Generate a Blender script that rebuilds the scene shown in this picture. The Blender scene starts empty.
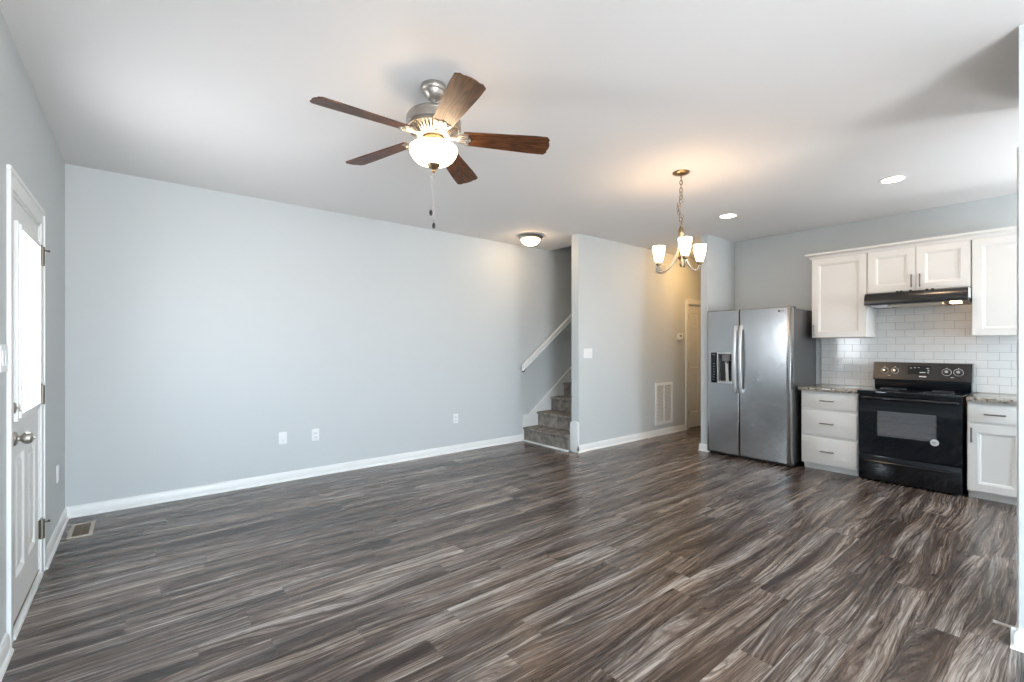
import bpy, bmesh, math, random
from mathutils import Vector, Matrix
PI = math.pi
random.seed(7)
scene = bpy.context.scene
C = scene.collection

# ------------------------------------------------------------------ camera, world, light, exposure
cam_d = bpy.data.cameras.new('camera')
cam = bpy.data.objects.new('camera', cam_d)
C.objects.link(cam)
cam.location = (0, 0, 1.332)
cam.rotation_euler = (PI/2, 0, -math.radians(39.02))
cam_d.sensor_width = 36
cam_d.lens = 457.6/1024*36
cam_d.shift_y = 4.94/1024
cam_d.clip_start = 0.02
scene.camera = cam

SKY, SKY_LOW, SKY_HIGH = 26.0, (0.84, 0.87, 0.90, 1), (0.75, 0.885, 1.0, 1)
world = bpy.data.worlds.new('sky')
scene.world = world
world.use_nodes = True
wn = world.node_tree.nodes; wl = world.node_tree.links
wbg = wn['Background']
wtc = wn.new('ShaderNodeTexCoord'); wsp = wn.new('ShaderNodeSeparateXYZ'); wl.new(wtc.outputs['Generated'], wsp.inputs[0])
wrp = wn.new('ShaderNodeValToRGB'); wl.new(wsp.outputs[2], wrp.inputs[0])          # pale overcast sky; glow below the horizon added to brighten the ceiling
wrp.color_ramp.elements[0].position = 0.0; wrp.color_ramp.elements[0].color = SKY_LOW
wrp.color_ramp.elements[1].position = 0.04; wrp.color_ramp.elements[1].color = SKY_HIGH
wl.new(wrp.outputs[0], wbg.inputs['Color'])
wbg.inputs['Strength'].default_value = SKY

EXPOSURE = 0.12
BOWL, SHADE, FLUSH, DOWN, HOODL, HALLL = 15, 16, 24, 110, 14, 80   # lamp glass strengths
WARM = (1.0, 0.70, 0.42)
vs = scene.view_settings
vs.view_transform = 'Standard'; vs.look = 'None'; vs.gamma = 1.0; vs.use_curve_mapping = False
vs.exposure = EXPOSURE
scene.cycles.use_denoising = True
scene.cycles.max_bounces = 10
scene.cycles.diffuse_bounces = 6
scene.cycles.sample_clamp_indirect = 8
scene.cycles.caustics_reflective = False
scene.cycles.caustics_refractive = False

def portal(name, loc, size, rot):
    d = bpy.data.lights.new(name, 'AREA'); d.shape = 'RECTANGLE'; d.size, d.size_y = size
    d.cycles.is_portal = True
    o = bpy.data.objects.new(name, d); C.objects.link(o); o.location = loc; o.rotation_euler = rot
XL, YA, XB, YB, XK, YK, XS, XW, YW, H = -0.457, 4.917, 4.250, 3.922, 6.273, 2.93, 5.55, 3.0, 0.160, 2.74
YBACK = -2.4; XEND = 8.3; YNOOK = -1.7; XNOOK = 4.05
WIN = {'nook': (4.65, 5.65, 0.90, 2.10), 'side': (-1.15, -0.40, 0.90, 2.05), 'left_a': (-1.70, -1.25, 1.05, 1.95), 'back': (-0.36, 1.62, 0.22, 2.25)}
for n, (a, b, c, d) in WIN.items():
    if n == 'side':
        portal('daylight_portal', (XK+0.13, (a+b)/2, (c+d)/2), (d-c, b-a), (0, PI/2, 0))
    elif n.startswith('left'):
        portal('daylight_portal', (XL-0.13, (a+b)/2, (c+d)/2), (d-c, b-a), (0, -PI/2, 0))
    else:
        portal('daylight_portal', ((a+b)/2, (YNOOK if n == 'nook' else YBACK)-0.13, (c+d)/2), (b-a, d-c), (PI/2, 0, 0))
portal('daylight_portal', (XL-0.13, 3.355, 1.44), (0.92, 0.52), (0, -PI/2, 0))

# ------------------------------------------------------------------ materials
def mat(name):
    m = bpy.data.materials.new(name); m.use_nodes = True
    return m, m.node_tree.nodes, m.node_tree.links, m.node_tree.nodes['Principled BSDF']
def simple(name, col, rough=0.5, metal=0.0, spec=0.5, bump=0, bscale=200, var=0.0, vscale=6):
    m, n, l, p = mat(name)
    p.inputs['Base Color'].default_value = (*col, 1); p.inputs['Roughness'].default_value = rough
    p.inputs['Metallic'].default_value = metal; p.inputs['Specular IOR Level'].default_value = spec
    tc = n.new('ShaderNodeTexCoord')
    if var:
        nz = n.new('ShaderNodeTexNoise'); nz.inputs['Scale'].default_value = vscale; nz.inputs['Detail'].default_value = 4
        l.new(tc.outputs['Object'], nz.inputs['Vector'])
        mx = n.new('ShaderNodeMix'); mx.data_type = 'RGBA'
        mx.inputs[6].default_value = (*[c*(1-var) for c in col], 1); mx.inputs[7].default_value = (*[min(1, c*(1+var)) for c in col], 1)
        l.new(nz.outputs['Fac'], mx.inputs[0]); l.new(mx.outputs[2], p.inputs['Base Color'])
    if bump:
        nz = n.new('ShaderNodeTexNoise'); nz.inputs['Scale'].default_value = bscale; nz.inputs['Detail'].default_value = 3
        l.new(tc.outputs['Object'], nz.inputs['Vector'])
        b = n.new('ShaderNodeBump'); b.inputs['Strength'].default_value = bump; b.inputs['Distance'].default_value = 0.002
        l.new(nz.outputs['Fac'], b.inputs['Height']); l.new(b.outputs['Normal'], p.inputs['Normal'])
    return m
def emit(name, col, st):
    m, n, l, p = mat(name)
    p.inputs['Base Color'].default_value = (0.9, 0.88, 0.85, 1); p.inputs['Roughness'].default_value = 0.3
    p.inputs['Emission Color'].default_value = (*col, 1); p.inputs['Emission Strength'].default_value = st
    return m
def glass(name, tint=(1, 1, 1), refl=0.08, rough=0.0):
    m, n, l, p = mat(name); n.remove(p)
    out = n['Material Output']; t = n.new('ShaderNodeBsdfTransparent'); g = n.new('ShaderNodeBsdfGlossy'); mx = n.new('ShaderNodeMixShader')
    t.inputs['Color'].default_value = (*tint, 1); g.inputs['Roughness'].default_value = rough
    mx.inputs[0].default_value = refl
    l.new(t.outputs[0], mx.inputs[1]); l.new(g.outputs[0], mx.inputs[2]); l.new(mx.outputs[0], out.inputs['Surface'])
    return m

M = {}
M['wall'] = simple('wall_paint', (0.57, 0.60, 0.606), 0.55, bump=0.12, bscale=260, var=0.012)
M['ceiling'] = simple('ceiling_paint', (0.80, 0.785, 0.775), 0.8, bump=0.15, bscale=180)
M['trim'] = simple('white_trim_paint', (0.80, 0.81, 0.80), 0.35, bump=0.03, bscale=60)
M['door'] = simple('white_door_paint', (0.78, 0.785, 0.77), 0.38, bump=0.03, bscale=60)
M['cabinet'] = simple('white_cabinet_paint', (0.82, 0.81, 0.785), 0.32, bump=0.02, bscale=60)
M['plastic'] = simple('white_plastic', (0.82, 0.83, 0.84), 0.35)
M['grille'] = simple('grille_enamel', (0.72, 0.72, 0.70), 0.4)
M['slot'] = simple('dark_slot', (0.03, 0.03, 0.03), 0.7)
M['nickel'] = simple('brushed_nickel', (0.44, 0.41, 0.375), 0.42, 1.0, bump=0.05, bscale=120)
M['pull'] = simple('pull_nickel', (0.20, 0.185, 0.17), 0.38, 1.0)
M['hinge'] = simple('hinge_nickel', (0.20, 0.18, 0.15), 0.4, 0.9)
M['bronze'] = simple('antique_nickel', (0.30, 0.22, 0.13), 0.32, 1.0)
M['black'] = simple('black_enamel', (0.004, 0.006, 0.009), 0.10, spec=0.5)
M['black_glass'] = simple('black_glass', (0.003, 0.006, 0.010), 0.04, spec=0.45)
M['black_satin'] = simple('black_satin', (0.014, 0.014, 0.015), 0.35)
M['panel_black'] = simple('control_panel_black', (0.018, 0.017, 0.0165), 0.20, spec=0.6)
M['hood'] = simple('hood_enamel', (0.012, 0.013, 0.014), 0.22, spec=0.6)
M['mark'] = simple('print_white', (0.75, 0.75, 0.75), 0.5)
M['grey_mark'] = simple('print_grey', (0.22, 0.22, 0.23), 0.5)
M['chrome'] = simple('chrome', (0.62, 0.62, 0.64), 0.12, 1.0)
M['silver'] = simple('silver_plastic', (0.55, 0.55, 0.55), 0.3, 0.6)
M['handle_steel'] = simple('satin_handle_steel', (0.70, 0.70, 0.70), 0.30, 0.9)
M['cavity'] = simple('oven_enamel', (0.45, 0.46, 0.47), 0.5, var=0.1, vscale=20)
M['filter'] = simple('hood_filter_mesh', (0.55, 0.50, 0.42), 0.4, 0.8, bump=0.6, bscale=300)
M['rubber'] = simple('white_rubber', (0.8, 0.78, 0.72), 0.5)
M['grout_floor'] = simple('bronze_vent', (0.17, 0.12, 0.075), 0.4, 0.5)
M['vent_beige'] = simple('vent_beige', (0.50, 0.45, 0.37), 0.45)
M['pane'] = glass('clear_pane', (1, 1, 1), 0.06)
M['oven_glass'] = glass('oven_window_glass', (0.75, 0.77, 0.8), 0.09, 0.02)
_n = M['oven_glass'].node_tree.nodes; _l = M['oven_glass'].node_tree.links          # fine printed dot screen on the glass
_d = _n.new('ShaderNodeBsdfDiffuse'); _d.inputs['Color'].default_value = (0.30, 0.31, 0.33, 1)
_m = _n.new('ShaderNodeMixShader'); _m.inputs[0].default_value = 0.35; _o = _n['Material Output']
_l.new(_o.inputs['Surface'].links[0].from_socket, _m.inputs[1]); _l.new(_d.outputs[0], _m.inputs[2]); _l.new(_m.outputs[0], _o.inputs['Surface'])
M['bowl'] = emit('bowl_glass_lit', (1.0, 0.74, 0.48), BOWL)
M['shade'] = emit('shade_glass_lit', (1.0, 0.68, 0.40), SHADE)
M['flush'] = emit('flush_glass_lit', (1.0, 0.68, 0.38), FLUSH)
M['down'] = emit('downlight_lens_lit', (1.0, 0.70, 0.44), DOWN)
M['hood_lens'] = emit('hood_lens_lit', (1.0, 0.62, 0.32), HOODL)
M['hall_lamp'] = emit('hall_glass_lit', (1.0, 0.58, 0.22), HALLL)
M['lcd'] = simple('display_glass', (0.01, 0.012, 0.012), 0.08)

def math_node(n, l, op, a, b=None, c=None):
    x = n.new('ShaderNodeMath'); x.operation = op
    for i, v in enumerate((a, b, c)):
        if v is None: continue
        if isinstance(v, (int, float)): x.inputs[i].default_value = v
        else: l.new(v, x.inputs[i])
    return x.outputs[0]
def ramp(n, l, fac, stops, interp='LINEAR'):
    r = n.new('ShaderNodeValToRGB'); r.color_ramp.interpolation = interp
    els = r.color_ramp.elements
    while len(els) < len(stops): els.new(0.5)
    for e, (p, c) in zip(els, stops): e.position = p; e.color = (*c, 1)
    l.new(fac, r.inputs[0]); return r.outputs[0]
def mixc(n, l, fac, a, b, mode='MIX'):
    x = n.new('ShaderNodeMix'); x.data_type = 'RGBA'; x.blend_type = mode
    for i, v in ((0, fac), (6, a), (7, b)):
        if isinstance(v, (int, float)): x.inputs[i].default_value = v
        elif isinstance(v, tuple): x.inputs[i].default_value = (*v, 1)
        else: l.new(v, x.inputs[i])
    return x.outputs[2]

FLOOR_COLS = [(0.018, 0.011, 0.009), (0.056, 0.037, 0.029), (0.115, 0.082, 0.065), (0.215, 0.166, 0.137), (0.41, 0.355, 0.31)]
def floor_mat():
    m, n, l, p = mat('vinyl_plank_floor')
    tc = n.new('ShaderNodeTexCoord'); sp = n.new('ShaderNodeSeparateXYZ'); l.new(tc.outputs['Object'], sp.inputs[0])
    X, Y = sp.outputs[0], sp.outputs[1]
    W, L = 0.152, 1.22
    ry = math_node(n, l, 'DIVIDE', math_node(n, l, 'ADD', Y, 10), W)
    row = math_node(n, l, 'FLOOR', ry); fy = math_node(n, l, 'FRACT', ry)
    wn1 = n.new('ShaderNodeTexWhiteNoise'); wn1.noise_dimensions = '1D'; l.new(row, wn1.inputs['W'])
    rx = math_node(n, l, 'ADD', math_node(n, l, 'DIVIDE', math_node(n, l, 'ADD', X, 10), L), wn1.outputs['Value'])
    col = math_node(n, l, 'FLOOR', rx); fx = math_node(n, l, 'FRACT', rx)
    cb = n.new('ShaderNodeCombineXYZ'); l.new(row, cb.inputs[0]); l.new(col, cb.inputs[1])
    wn2 = n.new('ShaderNodeTexWhiteNoise'); wn2.noise_dimensions = '3D'; l.new(cb.outputs[0], wn2.inputs['Vector'])
    rnd = wn2.outputs['Value']; rc = n.new('ShaderNodeSeparateColor'); l.new(wn2.outputs['Color'], rc.inputs[0])
    def tex(sx, sy, detail, rough, dist, seed):
        c = n.new('ShaderNodeCombineXYZ')
        l.new(math_node(n, l, 'ADD', math_node(n, l, 'MULTIPLY', X, sx), math_node(n, l, 'MULTIPLY', rc.outputs[0], 37.0+seed)), c.inputs[0])
        l.new(math_node(n, l, 'ADD', math_node(n, l, 'MULTIPLY', Y, sy), math_node(n, l, 'MULTIPLY', rc.outputs[1], 53.0+seed)), c.inputs[1])
        l.new(math_node(n, l, 'ADD', math_node(n, l, 'MULTIPLY', rnd, 91.0), seed), c.inputs[2])
        t = n.new('ShaderNodeTexNoise'); t.inputs['Scale'].default_value = 1; t.inputs['Detail'].default_value = detail
        t.inputs['Roughness'].default_value = rough; t.inputs['Distortion'].default_value = dist
        l.new(c.outputs[0], t.inputs['Vector']); return t.outputs['Fac']
    # flowing grain: noise read along a warped cross-grain coordinate, so the lines bend round eyes and knots
    warp = tex(0.62, 3.6, 1.4, 0.45, 0.3, 1.0)
    warp2 = tex(5.0, 26, 2, 0.5, 0.4, 7.0)
    w = math_node(n, l, 'ADD', math_node(n, l, 'MULTIPLY', Y, 7.0), math_node(n, l, 'MULTIPLY', warp, 1.8))
    w = math_node(n, l, 'ADD', w, math_node(n, l, 'MULTIPLY', warp2, 0.09))
    def along(sw, sx, detail, rough, seed):
        c = n.new('ShaderNodeCombineXYZ')
        l.new(math_node(n, l, 'MULTIPLY', w, sw), c.inputs[0])
        l.new(math_node(n, l, 'MULTIPLY_ADD', X, sx, seed), c.inputs[1])
        l.new(math_node(n, l, 'MULTIPLY', rnd, 91.0), c.inputs[2])
        t = n.new('ShaderNodeTexNoise'); t.inputs['Scale'].default_value = 1; t.inputs['Detail'].default_value = detail
        t.inputs['Roughness'].default_value = rough; l.new(c.outputs[0], t.inputs['Vector']); return t.outputs['Fac']
    streak = along(2.0, 0.55, 3, 0.6, 1.0)
    line = along(10.0, 1.5, 5, 0.74, 5.0)
    hair = along(30.0, 4.0, 3, 0.7, 9.0)
    v = math_node(n, l, 'ADD', math_node(n, l, 'MULTIPLY', streak, 0.50), math_node(n, l, 'MULTIPLY', line, 0.50))
    v = math_node(n, l, 'ADD', v, math_node(n, l, 'MULTIPLY', math_node(n, l, 'SUBTRACT', hair, 0.5), 0.34))
    v = math_node(n, l, 'ADD', v, math_node(n, l, 'MULTIPLY', math_node(n, l, 'SUBTRACT', rnd, 0.5), 0.045))
    c1 = ramp(n, l, v, [(0.38, FLOOR_COLS[0]), (0.45, FLOOR_COLS[1]), (0.505, FLOOR_COLS[2]), (0.56, FLOOR_COLS[3]), (0.64, FLOOR_COLS[4])])
    crack = math_node(n, l, 'MULTIPLY', math_node(n, l, 'ABSOLUTE', math_node(n, l, 'SUBTRACT', along(3.2, 1.6, 3, 0.6, 21.0), 0.5)), 30.0); crack.node.use_clamp = True
    c1 = mixc(n, l, math_node(n, l, 'MULTIPLY_ADD', crack, -0.5, 0.5), c1, (0.030, 0.020, 0.016))
    greyn = tex(0.8, 7, 2, 0.5, 0.5, 31.0)
    gf = ramp(n, l, greyn, [(0.45, (0, 0, 0)), (0.62, (1, 1, 1))])
    hsv = n.new('ShaderNodeHueSaturation'); hsv.inputs['Saturation'].default_value = 0.35; hsv.inputs['Value'].default_value = 1.25; l.new(c1, hsv.inputs['Color'])
    c1 = mixc(n, l, math_node(n, l, 'MULTIPLY', gf, 0.45), c1, hsv.outputs['Color'])
    knot = tex(3.0, 15, 2, 0.5, 0.8, 14.0)
    kf = ramp(n, l, knot, [(0.66, (0, 0, 0)), (0.75, (1, 1, 1))])
    c2 = mixc(n, l, math_node(n, l, 'MULTIPLY', kf, 0.75), c1, (0.018, 0.011, 0.009))
    ey = math_node(n, l, 'LESS_THAN', math_node(n, l, 'MINIMUM', fy, math_node(n, l, 'SUBTRACT', 1.0, fy)), 0.010)
    ex = math_node(n, l, 'LESS_THAN', math_node(n, l, 'MINIMUM', fx, math_node(n, l, 'SUBTRACT', 1.0, fx)), 0.0012)
    e = math_node(n, l, 'MAXIMUM', math_node(n, l, 'MULTIPLY', ex, 0.5), ey)
    c3 = mixc(n, l, math_node(n, l, 'MULTIPLY', e, 0.6), c2, (0.02, 0.016, 0.014))
    l.new(c3, p.inputs['Base Color'])
    l.new(math_node(n, l, 'MULTIPLY_ADD', streak, -0.20, 0.36), p.inputs['Roughness'])
    p.inputs['Specular IOR Level'].default_value = 0.5
    b = n.new('ShaderNodeBump'); b.inputs['Strength'].default_value = 0.35; b.inputs['Distance'].default_value = 0.0015
    l.new(math_node(n, l, 'SUBTRACT', v, math_node(n, l, 'MULTIPLY', e, 0.6)), b.inputs['Height']); l.new(b.outputs['Normal'], p.inputs['Normal'])
    return m
M['floor'] = floor_mat()

def tile_mat():
    m, n, l, p = mat('subway_tile')
    tc = n.new('ShaderNodeTexCoord'); sp = n.new('ShaderNodeSeparateXYZ'); l.new(tc.outputs['Object'], sp.inputs[0])
    cb = n.new('ShaderNodeCombineXYZ'); l.new(sp.outputs[1], cb.inputs[0]); l.new(sp.outputs[2], cb.inputs[1])
    br = n.new('ShaderNodeTexBrick'); br.offset = 0.5; br.inputs['Scale'].default_value = 1
    br.inputs['Brick Width'].default_value = 0.1524; br.inputs['Row Height'].default_value = 0.0775
    br.inputs['Mortar Size'].default_value = 0.0022; br.inputs['Mortar Smooth'].default_value = 0.3
    br.inputs['Color1'].default_value = (0.80, 0.80, 0.79, 1); br.inputs['Color2'].default_value = (0.76, 0.765, 0.76, 1); br.inputs['Mortar'].default_value = (0.50, 0.50, 0.49, 1)
    l.new(cb.outputs[0], br.inputs['Vector']); l.new(br.outputs['Color'], p.inputs['Base Color'])
    p.inputs['Roughness'].default_value = 0.12
    b = n.new('ShaderNodeBump'); b.inputs['Strength'].default_value = 0.6; b.inputs['Distance'].default_value = 0.002; b.invert = True
    l.new(br.outputs['Fac'], b.inputs['Height']); l.new(b.outputs['Normal'], p.inputs['Normal'])
    return m
M['tile'] = tile_mat()

def granite_mat():
    m, n, l, p = mat('speckled_granite')
    tc = n.new('ShaderNodeTexCoord')
    v = n.new('ShaderNodeTexVoronoi'); v.inputs['Scale'].default_value = 70; l.new(tc.outputs['Object'], v.inputs['Vector'])
    nz = n.new('ShaderNodeTexNoise'); nz.inputs['Scale'].default_value = 45; nz.inputs['Detail'].default_value = 6; nz.inputs['Roughness'].default_value = 0.7
    l.new(tc.outputs['Object'], nz.inputs['Vector'])
    a = ramp(n, l, v.outputs['Color'], [(0.15, (0.06, 0.05, 0.045)), (0.4, (0.24, 0.20, 0.16)), (0.6, (0.42, 0.38, 0.32)), (0.85, (0.62, 0.59, 0.54))])
    bb = ramp(n, l, nz.outputs['Fac'], [(0.40, (0.05, 0.045, 0.04)), (0.52, (0.40, 0.36, 0.30)), (0.66, (0.60, 0.57, 0.52))])
    l.new(mixc(n, l, 0.5, a, bb), p.inputs['Base Color']); p.inputs['Roughness'].default_value = 0.12
    return m
M['granite'] = granite_mat()

def steel_mat():
    m, n, l, p = mat('stainless_steel')
    tc = n.new('ShaderNodeTexCoord'); mp = n.new('ShaderNodeMapping'); mp.inputs['Scale'].default_value = (1, 2, 260)
    l.new(tc.outputs['Object'], mp.inputs['Vector'])
    nz = n.new('ShaderNodeTexNoise'); nz.inputs['Scale'].default_value = 3; nz.inputs['Detail'].default_value = 2; l.new(mp.outputs[0], nz.inputs['Vector'])
    sm = n.new('ShaderNodeTexNoise'); sm.inputs['Scale'].default_value = 3.0; sm.inputs['Detail'].default_value = 5; l.new(tc.outputs['Object'], sm.inputs['Vector'])
    p.inputs['Base Color'].default_value = (0.40, 0.40, 0.405, 1); p.inputs['Metallic'].default_value = 1
    l.new(math_node(n, l, 'MULTIPLY_ADD', sm.outputs['Fac'], 0.20, 0.14), p.inputs['Roughness'])
    p.inputs['Anisotropic'].default_value = 0.5
    b = n.new('ShaderNodeBump'); b.inputs['Strength'].default_value = 0.06; b.inputs['Distance'].default_value = 0.001
    l.new(nz.outputs['Fac'], b.inputs['Height'])
    b2 = n.new('ShaderNodeBump'); b2.inputs['Strength'].default_value = 0.25; b2.inputs['Distance'].default_value = 0.01
    l.new(sm.outputs['Fac'], b2.inputs['Height']); l.new(b2.outputs['Normal'], b.inputs['Normal'])
    l.new(b.outputs['Normal'], p.inputs['Normal'])
    return m
M['steel'] = steel_mat()
M['steel_side'] = simple('fridge_side_grey', (0.14, 0.14, 0.143), 0.38, 0.6, bump=0.2, bscale=400)

def carpet_mat():
    m, n, l, p = mat('taupe_carpet')
    tc = n.new('ShaderNodeTexCoord')
    a = n.new('ShaderNodeTexNoise'); a.inputs['Scale'].default_value = 14; a.inputs['Detail'].default_value = 4; l.new(tc.outputs['Object'], a.inputs['Vector'])
    f = n.new('ShaderNodeTexNoise'); f.inputs['Scale'].default_value = 350; f.inputs['Detail'].default_value = 2; l.new(tc.outputs['Object'], f.inputs['Vector'])
    v = math_node(n, l, 'ADD', math_node(n, l, 'MULTIPLY', a.outputs['Fac'], 0.6), math_node(n, l, 'MULTIPLY', f.outputs['Fac'], 0.4))
    l.new(ramp(n, l, v, [(0.35, (0.13, 0.115, 0.10)), (0.5, (0.24, 0.215, 0.19)), (0.65, (0.36, 0.325, 0.29))]), p.inputs['Base Color'])
    p.inputs['Roughness'].default_value = 0.95; p.inputs['Specular IOR Level'].default_value = 0.1
    b = n.new('ShaderNodeBump'); b.inputs['Strength'].default_value = 0.9; b.inputs['Distance'].default_value = 0.006
    l.new(v, b.inputs['Height']); l.new(b.outputs['Normal'], p.inputs['Normal'])
    return m
M['carpet'] = carpet_mat()

def wood_mat(name, dark, light):
    m, n, l, p = mat(name)
    tc = n.new('ShaderNodeTexCoord'); mp = n.new('ShaderNodeMapping'); mp.inputs['Scale'].default_value = (1.6, 16, 3)
    l.new(tc.outputs['Object'], mp.inputs['Vector'])
    nz = n.new('ShaderNodeTexNoise'); nz.inputs['Scale'].default_value = 1.2; nz.inputs['Detail'].default_value = 2; nz.inputs['Distortion'].default_value = 0.6
    l.new(mp.outputs[0], nz.inputs['Vector'])
    s = math_node(n, l, 'MULTIPLY_ADD', math_node(n, l, 'SINE', math_node(n, l, 'MULTIPLY', nz.outputs['Fac'], 60)), 0.5, 0.5)
    f = n.new('ShaderNodeTexNoise'); f.inputs['Scale'].default_value = 9; f.inputs['Detail'].default_value = 4; l.new(mp.outputs[0], f.inputs['Vector'])
    v = math_node(n, l, 'ADD', math_node(n, l, 'MULTIPLY', s, 0.55), math_node(n, l, 'MULTIPLY', f.outputs['Fac'], 0.5))
    l.new(ramp(n, l, v, [(0.2, dark), (0.8, light)]), p.inputs['Base Color']); p.inputs['Roughness'].default_value = 0.42; p.inputs['Specular IOR Level'].default_value = 0.3
    return m
M['blade'] = wood_mat('walnut_blade', (0.044, 0.016, 0.006), (0.135, 0.053, 0.021))

# ------------------------------------------------------------------ geometry helpers (world coordinates)
def B(): return bmesh.new()
def box(bm, x0, x1, y0, y1, z0, z1, bev=0.0, seg=2):
    x0, x1 = sorted((x0, x1)); y0, y1 = sorted((y0, y1)); z0, z1 = sorted((z0, z1))
    vs_ = [bm.verts.new((x, y, z)) for x in (x0, x1) for y in (y0, y1) for z in (z0, z1)]
    fs = [bm.faces.new([vs_[i] for i in q]) for q in ((0, 1, 3, 2), (4, 6, 7, 5), (0, 4, 5, 1), (2, 3, 7, 6), (0, 2, 6, 4), (1, 5, 7, 3))]
    if bev:
        es = list({e for f in fs for e in f.edges})
        bmesh.ops.bevel(bm, geom=es, offset=bev, segments=seg, profile=0.6, affect='EDGES')
    return bm
def lathe(bm, prof, cx=0, cy=0, seg=40, mtx=None):
    rings = []
    for r, z in prof:
        if r < 1e-6: rings.append([bm.verts.new((cx, cy, z))])
        else: rings.append([bm.verts.new((cx+r*math.cos(2*PI*i/seg), cy+r*math.sin(2*PI*i/seg), z)) for i in range(seg)])
    for a, b in zip(rings, rings[1:]):
        if len(a) == 1 and len(b) == 1: continue
        for i in range(seg):
            j = (i+1) % seg
            if len(a) == 1: bm.faces.new((a[0], b[i], b[j]))
            elif len(b) == 1: bm.faces.new((a[i], a[j], b[0]))
            else: bm.faces.new((a[i], a[j], b[j], b[i]))
    if mtx is not None:
        bmesh.ops.transform(bm, matrix=mtx, verts=[v for r in rings for v in r])
    return bm
def tube(bm, pts, r, seg=10, closed=False, cap=True):
    pts = [Vector(p) for p in pts]; n = len(pts); rings = []; up = None
    for i, p in enumerate(pts):
        if closed: t = (pts[(i+1) % n]-pts[i-1]).normalized()
        else: t = (pts[min(i+1, n-1)]-pts[max(i-1, 0)]).normalized()
        if up is None:
            up = Vector((0, 0, 1)) if abs(t.z) < 0.9 else Vector((1, 0, 0))
        s = t.cross(up).normalized(); up = s.cross(t).normalized()
        rr = r[i] if isinstance(r, (list, tuple)) else r
        rings.append([bm.verts.new(p+s*rr*math.cos(2*PI*k/seg)+up*rr*math.sin(2*PI*k/seg)) for k in range(seg)])
    rng = range(n if closed else n-1)
    for i in rng:
        a, b = rings[i], rings[(i+1) % n]
        for k in range(seg):
            j = (k+1) % seg; bm.faces.new((a[k], a[j], b[j], b[k]))
    if cap and not closed:
        bm.faces.new(rings[0]); bm.faces.new(rings[-1])
    return bm
def prism(bm, pts, axis, a, b):
    """pts: 2-D outline; axis: the extruded axis; the outline's pair is the other two axes in XYZ order"""
    def mk(p, t):
        if axis == 'X': return (t, p[0], p[1])
        if axis == 'Y': return (p[0], t, p[1])
        return (p[0], p[1], t)
    A = [bm.verts.new(mk(p, a)) for p in pts]; Bv = [bm.verts.new(mk(p, b)) for p in pts]
    bm.faces.new(A); bm.faces.new(Bv)
    for i in range(len(pts)):
        j = (i+1) % len(pts); bm.faces.new((A[i], A[j], Bv[j], Bv[i]))
    return bm
def panelled(bm, o, u, n, w, h, t, panels, prof):
    """slab with shaped panels on the face that looks along n. o = lower corner on the front face, u = width direction"""
    o, u, n = Vector(o), Vector(u), Vector(n); z = Vector((0, 0, 1))
    P = lambda a, b, d=0: bm.verts.new(o+u*a+z*b+n*d)
    xs = sorted({0, w, *[p[0] for p in panels], *[p[1] for p in panels]}); ys = sorted({0, h, *[p[2] for p in panels], *[p[3] for p in panels]})
    for a, b in zip(xs, xs[1:]):
        for c, d in zip(ys, ys[1:]):
            mx, my = (a+b)/2, (c+d)/2
            if any(p[0] < mx < p[1] and p[2] < my < p[3] for p in panels): continue
            bm.faces.new([P(a, c), P(b, c), P(b, d), P(a, d)])
    for x0, x1, y0, y1 in panels:
        prev = None
        for ins, dep in prof:
            r = [P(x0+ins, y0+ins, dep), P(x1-ins, y0+ins, dep), P(x1-ins, y1-ins, dep), P(x0+ins, y1-ins, dep)]
            if prev:
                for i in range(4): bm.faces.new((prev[i], prev[(i+1) % 4], r[(i+1) % 4], r[i]))
            prev = r
        if prof[-1][1] is not None and prof[-1][0] >= 0: bm.faces.new(prev)
    f = [(0, 0), (w, 0), (w, h), (0, h)]
    for i in range(4):
        a, b = f[i], f[(i+1) % 4]; bm.faces.new([P(*a), P(*b), P(*b, -t), P(*a, -t)])
    bm.faces.new([P(*q, -t) for q in f])
    bmesh.ops.remove_doubles(bm, verts=bm.verts, dist=1e-5)
    return bm
def finish(name, bm, m, smooth=True):
    bmesh.ops.recalc_face_normals(bm, faces=bm.faces)
    me = bpy.data.meshes.new(name); bm.to_mesh(me); bm.free()
    if m: me.materials.append(M[m] if isinstance(m, str) else m)
    if smooth:
        me.polygons.foreach_set('use_smooth', [True]*len(me.polygons))
        me.set_sharp_from_angle(angle=math.radians(32))
    return me
def origin_of(o):
    v = Vector((0, 0, 0))
    while o: v += o.location; o = o.parent
    return v
def obj(name, bm, m, parent=None, label=None, smooth=True, keep=False):
    me = finish(name, bm, m, smooth); o = bpy.data.objects.new(name, me); C.objects.link(o)
    if parent:
        o.parent = parent; me.transform(Matrix.Translation(-origin_of(parent)))
    elif not keep:
        co = [v.co for v in me.vertices]
        c = Vector(((min(v.x for v in co)+max(v.x for v in co))/2, (min(v.y for v in co)+max(v.y for v in co))/2, min(v.z for v in co)))
        me.transform(Matrix.Translation(-c)); o.location = c
    if label: o['label'] = label
    return o
def thing(name, label, cat, loc, group=None):
    o = bpy.data.objects.new(name, None); C.objects.link(o); o.location = loc; o.empty_display_size = 0.1
    o['label'] = label; o['category'] = cat
    if group: o['group'] = group
    return o
def tag(o, label, cat, group=None):
    o['label'] = label; o['category'] = cat
    if group: o['group'] = group
    return o
def struct(name, bm, m, smooth=True):
    o = obj(name, bm, m, smooth=smooth, keep=True); o['kind'] = 'structure'; return o
def struct_empty(name, loc):
    o = bpy.data.objects.new(name, None); C.objects.link(o); o.location = loc; o['kind'] = 'structure'; o.empty_display_size = 0.1; return o
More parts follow.
